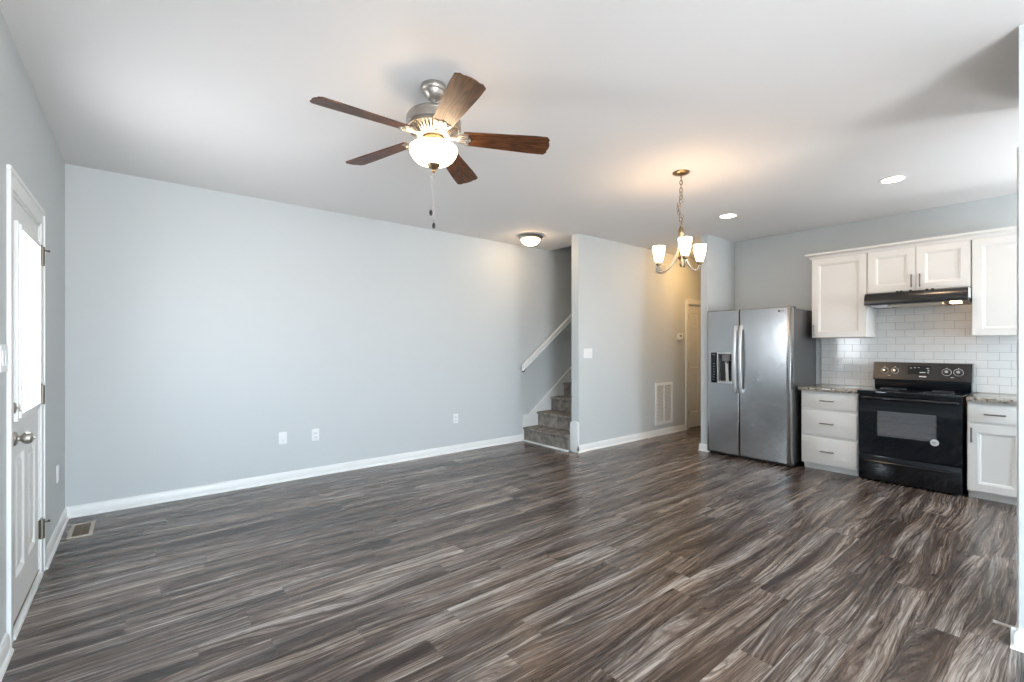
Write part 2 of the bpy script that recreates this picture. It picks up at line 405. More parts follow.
def wall_grid(bm, axis, t0, t1, a0, a1, z0, z1, holes):
    xs = sorted({a0, a1, *[h[0] for h in holes], *[h[1] for h in holes]}); zs = sorted({z0, z1, *[h[2] for h in holes], *[h[3] for h in holes]})
    for a, b in zip(xs, xs[1:]):
        for c, d in zip(zs, zs[1:]):
            if any(h[0] < (a+b)/2 < h[1] and h[2] < (c+d)/2 < h[3] for h in holes): continue
            if axis == 'X': box(bm, t0, t1, a, b, c, d)
            else: box(bm, a, b, t0, t1, c, d)
    return bm

# ------------------------------------------------------------------ the room
T = 0.12; TS = 0.09
DY0, DY1, DZ = 3.02, 3.775, 2.038        # entry door opening
HX0, HX1 = 6.80, 7.58                    # hall door opening
PX0, PX1 = 3.19, 3.97                    # pantry door opening in the near right wall
bm = B(); box(bm, XL-T, XK+T, YBACK-T, YA+T, -0.10, 0.0); box(bm, XK+T, XEND+T, YK, YA+T, -0.10, 0.0); struct('floor', bm, 'floor')
bm = B(); box(bm, XL-T, 4.70, YBACK-T, YA+T, H, H+0.22); box(bm, 4.70, XK+T, YBACK-T, YK, H, H+0.22); box(bm, 4.70, XEND+T, YK, YB+0.12, H, H+0.22); struct('ceiling', bm, 'ceiling')
bm = B(); box(bm, 4.60, XEND+T, YB, YA+T, 5.0, 5.1); struct('ceiling_stairwell', bm, 'ceiling')
wl_a, wbk = WIN['left_a'], WIN['back']
bm = B(); wall_grid(bm, 'X', XL-T, XL, YBACK-T, YA+T, 0, H, [(DY0, DY1, 0, DZ), wl_a]); struct('wall_left', bm, 'wall')
bm = B(); box(bm, XL, 4.70, YA, YA+T, 0, H); box(bm, 4.70, XEND+T, YA, YA+T, 0, 5.0); struct('wall_far', bm, 'wall')
bm = B(); wall_grid(bm, 'Y', YB, YB+0.120, XB, XEND, 0, H, [(HX0, HX1, 0, 2.005)]); box(bm, 4.70, XEND, YB, YB+0.120, H, 5.0); struct('wall_hall', bm, 'wall')
bm = B(); box(bm, 4.60, 4.70, YB, YA, H+0.22, 5.0); struct('wall_stairwell', bm, 'wall')
bm = B(); box(bm, XEND, XEND+T, YK, YA+T, 0, 5.0); struct('wall_end', bm, 'wall')
bm = B(); box(bm, XS, XEND, YK, YK+TS, 0, H); struct('wall_stub', bm, 'wall')
bm = B(); wall_grid(bm, 'X', XK, XK+T, YNOOK, YK, 0, H, [WIN['side']]); struct('wall_kitchen', bm, 'wall')
bm = B(); wall_grid(bm, 'Y', YW-T, YW, XW, XNOOK, 0, H, [(PX0, PX1, 0, 2.19)]); box(bm, XW, XW+T, YBACK, YW-T, 0, H); box(bm, XNOOK-T, XNOOK, YNOOK, YW-T, 0, H); struct('wall_right', bm, 'wall')
bm = B(); wall_grid(bm, 'Y', YNOOK-T, YNOOK, XNOOK-T, XK+T, 0, H, [WIN['nook']]); struct('wall_nook', bm, 'wall')
bm = B(); wall_grid(bm, 'Y', YBACK-T, YBACK, XL, XW, 0, H, [wbk]); struct('wall_back', bm, 'wall')

def base_prof(h=0.088, t=0.014):   # (offset from the wall, z)
    return [(0, 0), (t+0.012, 0), (t+0.011, 0.008), (t+0.004, 0.017), (t, 0.020), (t, h-0.022), (t-0.005, h-0.010), (t-0.008, h-0.002), (0.002, h), (0, h)]
def baseboard(name, runs):
    bm = B()
    for axis, s, w0, a, b in runs:   # axis of the run, side, wall coordinate, from, to
        if axis == 'Y': prism(bm, [(w0+s*p, z) for p, z in base_prof()], 'Y', a, b)
        else: prism(bm, [(w0+s*p, z) for p, z in base_prof()], 'X', a, b)
    return struct(name, bm, 'trim')
baseboard('baseboard_left', [('Y', 1, XL, YBACK, DY0-0.095), ('Y', 1, XL, DY1+0.09, YA)])
baseboard('baseboard_far', [('X', -1, YA, XL, 4.175)])
baseboard('baseboard_hall', [('X', -1, YB, XB-0.03, HX0-0.085), ('X', -1, YB, HX1+0.085, XEND)])
baseboard('baseboard_stub', [('Y', -1, XS, YK-0.02, YK+TS+0.02), ('X', -1, YK, XS-0.024, XS+0.10), ('X', 1, YK+TS, XS-0.024, XEND)])
baseboard('baseboard_right', [('Y', -1, XW, YBACK, YW+0.024), ('X', 1, YW, XW-0.024, PX0-0.075), ('Y', 1, XNOOK, YNOOK, YW)])
baseboard('baseboard_back', [('X', 1, YBACK, XL, XW)])

# entry door -----------------------------------------------------------------
def casing(bm, axis, s, w0, a, b, ztop, w=0.085, t=0.018):
    """flat moulded casing round an opening a..b in the wall face w0, standing out by t on side s"""
    def bx(a0, a1, z0, z1, tt):
        if axis == 'X': box(bm, w0, w0+s*tt, a0, a1, z0, z1, 0.004)
        else: box(bm, a0, a1, w0, w0+s*tt, z0, z1, 0.004)
    bx(a-w, a, 0, ztop+w, t); bx(b, b+w, 0, ztop+w, t); bx(a-0.001, b+0.001, ztop, ztop+w, t)
    bx(a-w-0.002, a-w+0.020, 0, ztop+w-0.021, t+0.006); bx(b+w-0.020, b+w+0.002, 0, ztop+w-0.021, t+0.006); bx(a-w-0.002, b+w+0.002, ztop+w-0.020, ztop+w+0.002, t+0.006)
dr = struct_empty('door_1', (XL, (DY0+DY1)/2, 0)); dr['label'] = 'white half glass entry door in the left wall'
bm = B(); casing(bm, 'X', 1, XL, DY0, DY1, DZ, 0.085, 0.010)
for y0, y1 in ((DY0-0.001, DY0+0.016), (DY1-0.016, DY1+0.001)): box(bm, XL-T, XL+0.002, y0, y1, 0, DZ)
box(bm, XL-T, XL+0.002, DY0, DY1, DZ-0.016, DZ+0.001)
obj('door_frame', bm, 'trim', dr)
SY0, SY1, SZ0, SZ1 = DY0+0.018, DY1-0.018, 0.045, DZ-0.020
face = XL-0.002; lw = SY1-SY0; lh = SZ1-SZ0
GY0, GY1, GZ0, GZ1 = 3.125, 3.635, 1.01, 1.885
bm = B()
wall_grid(bm, 'X', face-0.042, face-0.0005, SY0, SY1, SZ0, SZ1, [(GY0, GY1, GZ0, GZ1), (SY0+0.001, SY1-0.001, SZ0+0.001, GZ0-0.08)])
prof = [(0, 0), (0.014, -0.011), (0.026, -0.011), (0.050, -0.002), (0.051, -0.002)]
pw = 0.205
panelled(bm, (face, SY0, SZ0), (0, 1, 0), (1, 0, 0), lw, GZ0-0.08-SZ0, 0.042, [(0.105, 0.105+pw, 0.19, 0.765), (lw-0.105-pw, lw-0.105, 0.19, 0.765)], prof)
sl = obj('door_slab', bm, 'door', dr, smooth=False)
bm = B()
for k, (g, t) in enumerate(((0.030, 0.016), (0.016, 0.024))):
    q = 0.004+0.002*k; f0 = face-0.001-0.001*k
    box(bm, f0, face+t, GY0-g, GY0+q, GZ0-g, GZ1+g, 0.003); box(bm, f0, face+t, GY1-q, GY1+g, GZ0-g, GZ1+g, 0.003)
    box(bm, f0, face+t-0.0005, GY0, GY1, GZ0-g, GZ0+q, 0.003); box(bm, f0, face+t-0.0005, GY0, GY1, GZ1-q, GZ1+g, 0.003)
obj('window_frame', bm, 'trim', dr, 'white moulding around the door glass')
bm = B(); box(bm, face-0.026, face-0.018, GY0+0.003, GY1-0.003, GZ0+0.003, GZ1-0.003); obj('glass_pane', bm, 'pane', dr, smooth=False)
bm = B(); box(bm, XL-T, XL+0.018, DY0, DY1, 0.0, 0.022, 0.006); box(bm, XL-T, XL-0.012, DY0, DY1, 0.0, 0.040, 0.006); obj('threshold', bm, 'trim', dr)
bm = B(); box(bm, face-0.04, face+0.004, SY0, SY1, 0.041, 0.047); obj('door_sweep', bm, 'grout_floor', dr, 'dark weatherstrip at the door bottom')
for zc in (0.275, 1.05, 1.85):
    bm = B(); tube(bm, [(XL+0.012, DY1-0.012, zc-0.055), (XL+0.012, DY1-0.012, zc+0.055)], 0.0125, 12)
    tube(bm, [(XL+0.010, DY1-0.012, zc+0.055), (XL+0.010, DY1-0.012, zc+0.066)], [0.006, 0.003], 12)
    box(bm, XL-0.012, XL+0.016, DY1-0.018, DY1-0.014, zc-0.052, zc+0.052); box(bm, face, face+0.002, DY1-0.028, DY1-0.019, zc-0.052, zc+0.052)
    for k in (-0.03, 0, 0.03): lathe(bm, [(0.0130, zc+k-0.0015), (0.0130, zc+k+0.0015)], XL+0.012, DY1-0.012, 12)
    if zc != 1.05: tube(bm, [(XL+0.012, DY1-0.012, zc+0.035), (XL+0.036, DY1+0.006, zc+0.035)], 0.004, 8); tube(bm, [(XL+0.036, DY1+0.006, zc+0.035), (XL+0.040, DY1+0.009, zc+0.035)], 0.007, 10)
    obj('hinge', bm, 'hinge', dr)
def yrot(): return Matrix.Rotation(PI/2, 4, 'Y')
def knob_on_x(bm, x, y, z, s=1):
    mt = Matrix.Translation((x, y, z)) @ Matrix.Rotation(s*PI/2, 4, 'Y')
    return lathe(bm, [(0, 0), (0.033, 0), (0.033, 0.004), (0.028, 0.010), (0.013, 0.014), (0.011, 0.020), (0.016, 0.026), (0.026, 0.033), (0.029, 0.044), (0.026, 0.056), (0.017, 0.062), (0.006, 0.064), (0.005, 0.072), (0, 0.073)], seg=28, mtx=mt)
bm = B(); knob_on_x(bm, face, 3.105, 0.900); obj('door_knob', bm, 'nickel', dr, 'round brushed nickel knob')
bm = B(); lathe(bm, [(0, 0), (0.026, 0), (0.026, 0.005), (0.019, 0.010), (0.008, 0.011), (0.008, 0.018), (0, 0.018)], seg=28, mtx=Matrix.Translation((face, 3.10, 1.045)) @ yrot())
box(bm, face+0.014, face+0.034, 3.096, 3.104, 1.028, 1.062, 0.003); obj('deadbolt', bm, 'nickel', dr)

# hall door -------------------------------------------------------------------
def six_panel(bm, o, u, n, w, h, t=0.035):
    st = 0.11; cw = (w-3*st)/2
    ps = []
    for k in range(2):
        a = st+k*(cw+st)
        ps += [(a, a+cw, 0.24, 0.86), (a, a+cw, 0.97, 1.58), (a, a+cw, h-0.34, h-0.12)]
    return panelled(bm, o, u, n, w, h, t, ps, [(0, 0), (0.010, -0.007), (0.020, -0.007), (0.042, -0.001), (0.043, -0.001)])
dr = struct_empty('door_2', ((HX0+HX1)/2, YB, 0)); dr['label'] = 'white six panel door at the end of the hallway'
bm = B(); casing(bm, 'Y', -1, YB, HX0, HX1, 2.005, 0.075); box(bm, HX0, HX1, YB, YB+0.095, 1.99, 2.006); box(bm, HX0-0.001, HX0+0.014, YB, YB+0.095, 0, 2.0); box(bm, HX1-0.014, HX1+0.001, YB, YB+0.095, 0, 2.0)
obj('door_frame', bm, 'trim', dr)
bm = B(); six_panel(bm, (HX0+0.016, YB+0.012, 0.012), (1, 0, 0), (0, -1, 0), HX1-HX0-0.032, 1.975); obj('door_slab', bm, 'door', dr)
for zc in (0.25, 1.02, 1.80):
    bm = B(); tube(bm, [(HX0+0.012, YB-0.006, zc-0.045), (HX0+0.012, YB-0.006, zc+0.045)], 0.008, 10); box(bm, HX0+0.012, HX0+0.04, YB+0.008, YB+0.012, zc-0.045, zc+0.045)
    obj('hinge', bm, 'hinge', dr)
bm = B(); lathe(bm, [(0, 0), (0.033, 0), (0.030, 0.008), (0.011, 0.014), (0.011, 0.036), (0.028, 0.052), (0.026, 0.066), (0, 0.072)], seg=24, mtx=Matrix.Translation((HX1-0.08, YB+0.012, 0.95)) @ Matrix.Rotation(PI/2, 4, 'X')); obj('door_knob', bm, 'nickel', dr)

# pantry door beyond the near right wall end ----------------------------------
dr = struct_empty('door_3', ((PX0+PX1)/2, YW, 0)); dr['label'] = 'white panel door just behind the right wall end'
bm = B(); casing(bm, 'Y', 1, YW, PX0, PX1, 2.19, 0.055, 0.008); box(bm, PX0, PX1, YW-T, YW, 2.175, 2.191); box(bm, PX0-0.001, PX0+0.014, YW-T, YW, 0, 2.19); box(bm, PX1-0.014, PX1+0.001, YW-T, YW, 0, 2.19)
obj('door_frame', bm, 'trim', dr)
bm = B(); six_panel(bm, (PX1-0.016, YW-0.012, 0.012), (-1, 0, 0), (0, 1, 0), PX1-PX0-0.032, 2.16); obj('door_slab', bm, 'door', dr)
bm = B(); lathe(bm, [(0, 0), (0.031, 0), (0.028, 0.008), (0.011, 0.012), (0.011, 0.030), (0.026, 0.042), (0.026, 0.056), (0, 0.062)], seg=24, mtx=Matrix.Translation((PX1-0.09, YW-0.012, 0.93)) @ Matrix.Rotation(-PI/2, 4, 'X')); obj('door_knob', bm, 'hinge', dr)

# windows (behind the photographer) -------------------------------------------
def window(name, axis, w0, a, b, z0, z1, lab, sgn=1):
    e = struct_empty(name, (w0, (a+b)/2, z0) if axis == 'X' else ((a+b)/2, w0, z0)); e['label'] = lab
    def bx(bm, a0, a1, zz0, zz1, d0, d1, bev=0.003):
        if axis == 'X': box(bm, w0+sgn*d0, w0+sgn*d1, a0, a1, zz0, zz1, bev)
        else: box(bm, a0, a1, w0+d0, w0+d1, zz0, zz1, bev)
    bm = B()
    for g in ((a, a+0.05, z0, z1), (b-0.05, b, z0, z1), (a+0.05, b-0.05, z0, z0+0.05), (a+0.05, b-0.05, z1-0.05, z1), (a+0.05, b-0.05, (z0+z1)/2-0.02, (z0+z1)/2+0.02)): bx(bm, *g, -0.10, -0.05)
    obj('window_frame', bm, 'trim', e)
    bm = B()
    for g in ((a-0.07, a, z0-0.07, z1+0.07), (b, b+0.07, z0-0.07, z1+0.07), (a, b, z1, z1+0.07), (a, b, z0-0.07, z0)): bx(bm, *g, 0.0, 0.016)
    obj('window_casing', bm, 'trim', e)
    bm = B(); bx(bm, a+0.02, b-0.02, z0+0.02, z1-0.02, -0.078, -0.072, 0); obj('glass_pane', bm, 'pane', e, smooth=False)
window('window_1', 'X', XL, *WIN['left_a'], 'white double hung window in the left wall behind the camera')
window('window_2', 'Y', YNOOK, *WIN['nook'], 'tall glazed opening in the nook wall beside the kitchen')
window('window_added', 'X', XK, *WIN['side'], 'unseen window added in the nook to brighten the left wall', -1)  # added opening, lets daylight reach the left wall and entry door
window('window_3', 'Y', YBACK, *WIN['back'], 'wide window in the back wall')

# wall plates -------------------------------------------------------------------
def plate(label, kind, axis, s, w0, a, z, group=None, name='outlet_plate', cat='outlet', w=0.074, h=0.118):
    """axis: wall normal axis, s: side it looks to, a: coordinate along the wall, z: centre height"""
    e = thing(name, label, cat, (w0, a, z-h/2) if axis == 'X' else (a, w0, z-h/2), group)
    def bx(bm, a0, a1, z0, z1, d0, d1, bev=0.0):
        if axis == 'X': box(bm, w0+s*d0, w0+s*d1, a+a0, a+a1, z+z0, z+z1, bev)
        else: box(bm, a+a0, a+a1, w0+s*d0, w0+s*d1, z+z0, z+z1, bev)
    bm = B(); bx(bm, -w/2, w/2, -h/2, h/2, 0, 0.007, 0.0025); obj('cover_plate', bm, 'plastic', e)
    if kind == 'duplex':
        for zz in (-0.021, 0.021):
            bm = B(); bx(bm, -0.017, 0.017, zz-0.0145, zz+0.0145, 0.004, 0.010, 0.004); f = obj('receptacle', bm, 'plastic', e)
            bm = B(); bx(bm, -0.008, -0.0055, zz-0.004, zz+0.006, 0.009, 0.0106); bx(bm, 0.0055, 0.008, zz-0.004, zz+0.006, 0.009, 0.0106); bx(bm, -0.003, 0.003, zz-0.011, zz-0.007, 0.009, 0.0106)
            obj('slot', bm, 'slot', f)
    elif kind == 'jack':
        bm = B(); bx(bm, -0.010, 0.010, -0.030, -0.012, 0.004, 0.012, 0.002); obj('jack', bm, 'grille', e)
        bm = B(); bx(bm, -0.010, 0.010, 0.010, 0.028, 0.004, 0.010, 0.002); obj('jack', bm, 'plastic', e)
    else:
        nsw = 2 if w > 0.1 else 1
        for k in range(nsw):
            c = (k-(nsw-1)/2)*0.046
            bm = B(); bx(bm, c-0.016, c+0.016, -0.033, 0.033, 0.004, 0.010, 0.002); f = obj('rocker', bm, 'plastic', e)
    return e
plate('white cable jack plate low on the far wall, left of the duplex outlet', 'jack', 'Y', -1, YA, 1.082, 0.427, name='jack_plate', cat='wall plate')
plate('white duplex outlet low on the far wall, right beside the cable jack plate', 'duplex', 'Y', -1, YA, 1.388, 0.421)
plate('white duplex outlet low on the far wall, nearest to the stairs', 'duplex', 'Y', -1, YA, 3.07, 0.42)
plate('white outlet low on the left wall between entry door and far corner', 'duplex', 'X', 1, XL, 4.49, 0.44)
plate('white double light switch on the hall wall beside the stair opening', 'switch', 'Y', -1, YB, 4.417, 1.238, name='switch_plate', cat='light switch', w=0.165, h=0.125)
plate('white light switch on the left wall before the entry door', 'switch', 'X', 1, XL, 2.86, 1.28, name='switch_plate', cat='light switch', w=0.118)
plate('white outlet set in the subway tile left of the range', 'duplex', 'X', -1, XK-0.0095, 1.737, 1.135)

# thermostat, chime, return grille, floor vent, door stop ------------------------
e = thing('thermostat', 'small white thermostat on the hall wall beside the six panel door', 'thermostat', (6.56, YB, 1.425))
bm = B(); box(bm, 6.50, 6.62, YB-0.026, YB, 1.425, 1.525, 0.006); obj('housing', bm, 'plastic', e)
bm = B(); box(bm, 6.525, 6.585, YB-0.0275, YB-0.025, 1.475, 1.508, 0.0005); obj('display', bm, 'grey_mark', e)
e = thing('door_chime', 'pale grey door chime box high on the hall wall behind the chandelier', 'door chime', (6.04, YB, 2.43))
bm = B(); box(bm, 5.95, 6.13, YB-0.05, YB, 2.43, 2.56, 0.008); obj('housing', bm, 'grille', e)
bm = B()
for k in range(5): box(bm, 5.975+k*0.03, 5.985+k*0.03, YB-0.052, YB-0.049, 2.45, 2.54)
obj('sound_slots', bm, 'grey_mark', e)
e = thing('return_air_grille', 'white louvred return air grille low on the hall wall', 'air grille', (6.12, YB, 0.155))
gx0, gx1, gz0, gz1 = 5.897, 6.348, 0.155, 0.785
bm = B(); wall_grid(bm, 'Y', YB-0.014, YB, gx0, gx1, gz0, gz1, [(gx0+0.04, (gx0+gx1)/2-0.01, gz0+0.04, gz1-0.04), ((gx0+gx1)/2+0.01, gx1-0.04, gz0+0.04, gz1-0.04)]); obj('frame', bm, 'plastic', e)
bm = B()
for k in range(27):
    z = gz0+0.045+k*0.0205
    prism(bm, [(YB-0.013, z), (YB-0.012, z-0.001), (YB-0.001, z+0.012), (YB-0.002, z+0.013)], 'X', gx0+0.035, gx1-0.035)
obj('louvres', bm, 'grille', e)
bm = B(); box(bm, gx0+0.03, gx1-0.03, YB-0.0008, YB, gz0+0.03, gz1-0.03); obj('backing', bm, 'grey_mark', e)
e = thing('floor_vent', 'beige rimmed floor register in the corner past the entry door', 'floor vent', (-0.33, 4.53, 0))
bm = B(); vx0, vx1, vy0, vy1 = -0.40, -0.268, 4.37, 4.69
for g in ((vx0, vx0+0.022, vy0, vy1), (vx1-0.022, vx1, vy0, vy1), (vx0+0.022, vx1-0.022, vy0, vy0+0.022), (vx0+0.022, vx1-0.022, vy1-0.022, vy1)): box(bm, *g, 0, 0.007, 0.002)
obj('frame', bm, 'vent_beige', e)
bm = B(); box(bm, vx0+0.02, vx1-0.02, vy0+0.02, vy1-0.02, 0, 0.002); obj('damper', bm, 'slot', e)
bm = B()
for k in range(15): box(bm, vx0+0.02, vx1-0.02, vy0+0.026+k*0.0185, vy0+0.036+k*0.0185, 0.001, 0.005)
box(bm, (vx0+vx1)/2-0.003, (vx0+vx1)/2+0.003, vy0+0.02, vy1-0.02, 0.001, 0.0055)
obj('louvres', bm, 'grout_floor', e)
e = thing('door_stop', 'thin white door stop sticking out of the baseboard at lower right', 'door stop', (3.085, YW+0.014, 0.05))
bm = B(); pts = []
for i in range(140):
    a = i/139; pts.append((3.085-0.0*a+0.005*math.cos(a*2*PI*14), YW+0.016+0.062*a, 0.05+0.005*math.sin(a*2*PI*14)))
tube(bm, pts, 0.0014, 6); tube(bm, [(3.085, YW+0.012, 0.05), (3.085, YW+0.018, 0.05)], 0.011, 16); obj('spring', bm, 'rubber', e)
bm = B(); tube(bm, [(3.085, YW+0.074, 0.05), (3.085, YW+0.086, 0.05)], [0.007, 0.006], 14); obj('tip', bm, 'rubber', e)

# ------------------------------------------------------------------ stairs
e = thing('staircase', 'taupe carpeted staircase rising between the far wall and the hall wall', 'stairs', (4.2, 4.47, 0))
RUN, RISE, sx0 = 0.265, 0.1955, 4.185
ys0, ys1 = YB+0.122, YA-0.022
for k in range(15):
    x = sx0+RUN*k; z1 = RISE*(k+1)-0.004; z0 = RISE*k
    if x+RUN > XEND-0.03: break
    pr = [(x, z0), (x, z1-0.030)]
    for a in range(9):
        t = PI/2-a*PI/8+PI/2+PI/2 - 0.0
        ang = -PI/2-a*PI/8
        pr.append((x-0.010+0.016*math.cos(ang), z1-0.0155+0.0155*math.sin(ang)))
    pr += [(x+RUN+0.02, z1), (x+RUN+0.02, z0)]
    bm = B(); prism(bm, pr, 'Y', ys0, ys1); obj('step', bm, 'carpet', e)
def slope_z(x): return 0.362+(x-4.287)*RISE/RUN
bm = B()
prism(bm, [(4.168, 0), (4.168, 0.362), (4.285, 0.362), (XEND-.01, slope_z(XEND)), (XEND-.01, slope_z(XEND)-0.45), (4.45, 0)], 'Y', YA-0.0215, YA-0.0015)
prism(bm, [(4.163, 0.338), (4.163, 0.366), (4.285, 0.368), (XEND-.01, slope_z(XEND)+0.008), (XEND-.01, slope_z(XEND)-0.020), (4.29, 0.338)], 'Y', YA-0.028, YA-0.0015)
obj('skirt_board', bm, 'trim', e, 'white skirt board along the far wall')
bm = B(); box(bm, sx0-0.034, sx0-0.0, ys0-0.02, YA-0.02, 0.0, 0.018, 0.004); obj('shoe_moulding', bm, 'trim', e, 'white strip at the foot of the first step')
bm = B(); box(bm, XB-0.030, XB, YB-0.014, YB+0.120, 0, 0.345, 0.003)
prism(bm, [(YB-0.014, 0.34), (YB+0.120, 0.34), (YB+0.110, 0.368), (YB+0.08, 0.385), (YB+0.02, 0.385), (YB-0.006, 0.368)], 'X', XB-0.030, XB)
t = struct('trim_1', bm, 'trim')

e = thing('stair_handrail', 'white sloping handrail fixed to the far wall above the stairs', 'handrail', (4.6, YA, 1.0))
def rail_pts(off, zc):   # profile in the plane across the wall
    return [(off-0.021, zc-0.030), (off+0.021, zc-0.030), (off+0.021, zc-0.012), (off+0.012, zc-0.006), (off+0.014, zc+0.004), (off+0.024, zc+0.014), (off+0.020, zc+0.032), (off, zc+0.038), (off-0.020, zc+0.032), (off-0.024, zc+0.014), (off-0.014, zc+0.004), (off-0.012, zc-0.006), (off-0.021, zc-0.012)]
rx0, rx1 = 4.12, 7.9; rz = lambda x: 1.025+(x-4.12)*0.7585
bm = B(); A1 = [bm.verts.new((rx0, YA-0.065+p*1.2, q*1.35+rz(rx0))) for p, q in rail_pts(0, 0)]; A2 = [bm.verts.new((rx1, YA-0.065+p*1.2, q*1.35+rz(rx1))) for p, q in rail_pts(0, 0)]
bm.faces.new(A1); bm.faces.new(A2)
for i in range(len(A1)): bm.faces.new((A1[i], A1[(i+1) % len(A1)], A2[(i+1) % len(A2)], A2[i]))
obj('rail', bm, 'trim', e)
for x in (4.19, 5.45, 6.7):
    bm = B(); z = rz(x)-0.03
    tube(bm, [(x, YA-0.065, z), (x, YA-0.06, z-0.03), (x, YA-0.03, z-0.055), (x, YA-0.004, z-0.06)], 0.007, 10)
    tube(bm, [(x, YA-0.006, z-0.06), (x, YA, z-0.06)], 0.028, 18); obj('bracket', bm, 'hinge', e)

# ------------------------------------------------------------------ ceiling fan
fx, fy = 1.232, 2.196
fan = thing('ceiling_fan', 'brushed nickel ceiling fan with five walnut blades and a lit glass bowl', 'ceiling fan', (fx, fy, H))
bm = B(); lathe(bm, [(0, H), (0.066, H), (0.068, H-0.004), (0.068, H-0.022), (0.064, H-0.030), (0.058, H-0.034), (0.052, H-0.050), (0.038, H-0.066), (0.026, H-0.074), (0, H-0.074)], fx, fy, 40); obj('canopy', bm, 'nickel', fan)
bm = B(); lathe(bm, [(0.013, H-0.07), (0.013, 2.63)], fx, fy, 16); obj('downrod', bm, 'nickel', fan)
bm = B(); lathe(bm, [(0, 2.630), (0.022, 2.629), (0.026, 2.622), (0.070, 2.612), (0.110, 2.595), (0.132, 2.580), (0.141, 2.567), (0.140, 2.563), (0.146, 2.558), (0.147, 2.520), (0.142, 2.512), (0.128, 2.505), (0.0, 2.500)], fx, fy, 56); obj('motor_housing', bm, 'nickel', fan)
bm = B()
lathe(bm, [(0.142, 2.515), (0.146, 2.508), (0.140, 2.500), (0.132, 2.502)], fx, fy, 56); lathe(bm, [(0.086, 2.470), (0.090, 2.462), (0.080, 2.456), (0.060, 2.458), (0.058, 2.500)], fx, fy, 48)
for k in range(40):
    a = 2*PI*k/40; c, s = math.cos(a), math.sin(a); px, py = -s*0.0042, c*0.0042
    v = [bm.verts.new((fx+c*r+sg*px, fy+s*r+sg*py, z)) for r, z in ((0.140, 2.505), (0.112, 2.484), (0.086, 2.465)) for sg in (-1, 1)]
    w = [bm.verts.new((q.co.x, q.co.y, q.co.z+0.008)) for q in v]
    for i in (0, 2):
        bm.faces.new((v[i], v[i+1], v[i+3], v[i+2])); bm.faces.new((w[i], w[i+1], w[i+3], w[i+2])); bm.faces.new((v[i], v[i+2], w[i+2], w[i])); bm.faces.new((v[i+1], v[i+3], w[i+3], w[i+1]))
obj('vent_ring', bm, 'nickel', fan, 'ribbed vent ring under the motor')
bm = B(); lathe(bm, [(0.0, 2.468), (0.052, 2.468), (0.056, 2.455), (0.056, 2.435), (0.050, 2.428), (0.070, 2.420), (0.075, 2.414), (0.05, 2.408), (0, 2.408)], fx, fy, 40); obj('switch_housing', bm, 'bronze', fan)
bm = B(); lathe(bm, [(0.121, 2.408), (0.126, 2.404), (0.129, 2.398), (0.128, 2.386), (0.123, 2.370), (0.111, 2.350), (0.089, 2.331), (0.060, 2.319), (0.030, 2.314), (0, 2.313)], fx, fy, 56); obj('light_bowl', bm, 'bowl', fan, 'lit frosted glass bowl')
bm = B(); lathe(bm, [(0.032, 2.322), (0.036, 2.314), (0.030, 2.302), (0.014, 2.291), (0.009, 2.284), (0.011, 2.278), (0.006, 2.271), (0, 2.270)], fx, fy, 28); obj('finial', bm, 'bronze', fan)
cr, cf = Vector((0.777, -0.63, 0)), Vector((0.63, 0.777, 0))
for off, zb in ((-0.016, 2.055), (0.001, 1.982)):
    p = Vector((fx, fy, 0))+cr*off+cf*(0.0 if off > 0 else 0.01)
    bm = B(); z = 2.268
    tube(bm, [(p.x, p.y, 2.290), (p.x, p.y, zb)], 0.0011, 6)
    while z > zb+0.01:
        bmesh.ops.create_icosphere(bm, subdivisions=1, radius=0.0022, matrix=Matrix.Translation((p.x, p.y, z))); z -= 0.0085
    ch = obj('pull_chain', bm, 'chrome', fan)
    bm = B(); lathe(bm, [(0, zb+0.022), (0.004, zb+0.018), (0.0085, zb+0.008), (0.009, zb-0.004), (0.006, zb-0.012), (0, zb-0.014)], p.x, p.y, 16); obj('fob', bm, 'black_satin', ch, 'dark wooden fob')
R0, R1 = 0.165, 0.634; BZ = 2.468
def blade_mesh():
    bm = B(); out = []
    N = 12
    for i in range(N+1):
        t = i/N; out.append((R0+(R1-0.020-R0)*t, 0.052+0.020*min(1, t*1.2)))
    top = out+[(R1-0.004, 0.052), (R1-0.007, 0.036), (R1, 0.020), (R1+0.002, 0.0)]
    root = [(R0-0.004, 0.035), (R0+0.010, 0.016), (R0-0.006, 0.0)]
    up = root[::-1]+top
    dn = [(x, -y) for x, y in up[::-1]][1:-1]
    ol = up+dn
    A = [bm.verts.new((x, y, 0)) for x, y in ol]; Bv = [bm.verts.new((x, y, 0.006)) for x, y in ol]
    bm.faces.new(A); bm.faces.new(Bv)
    for i in range(len(ol)): bm.faces.new((A[i], A[(i+1) % len(ol)], Bv[(i+1) % len(ol)], Bv[i]))
    return finish('blade', bm, 'blade')
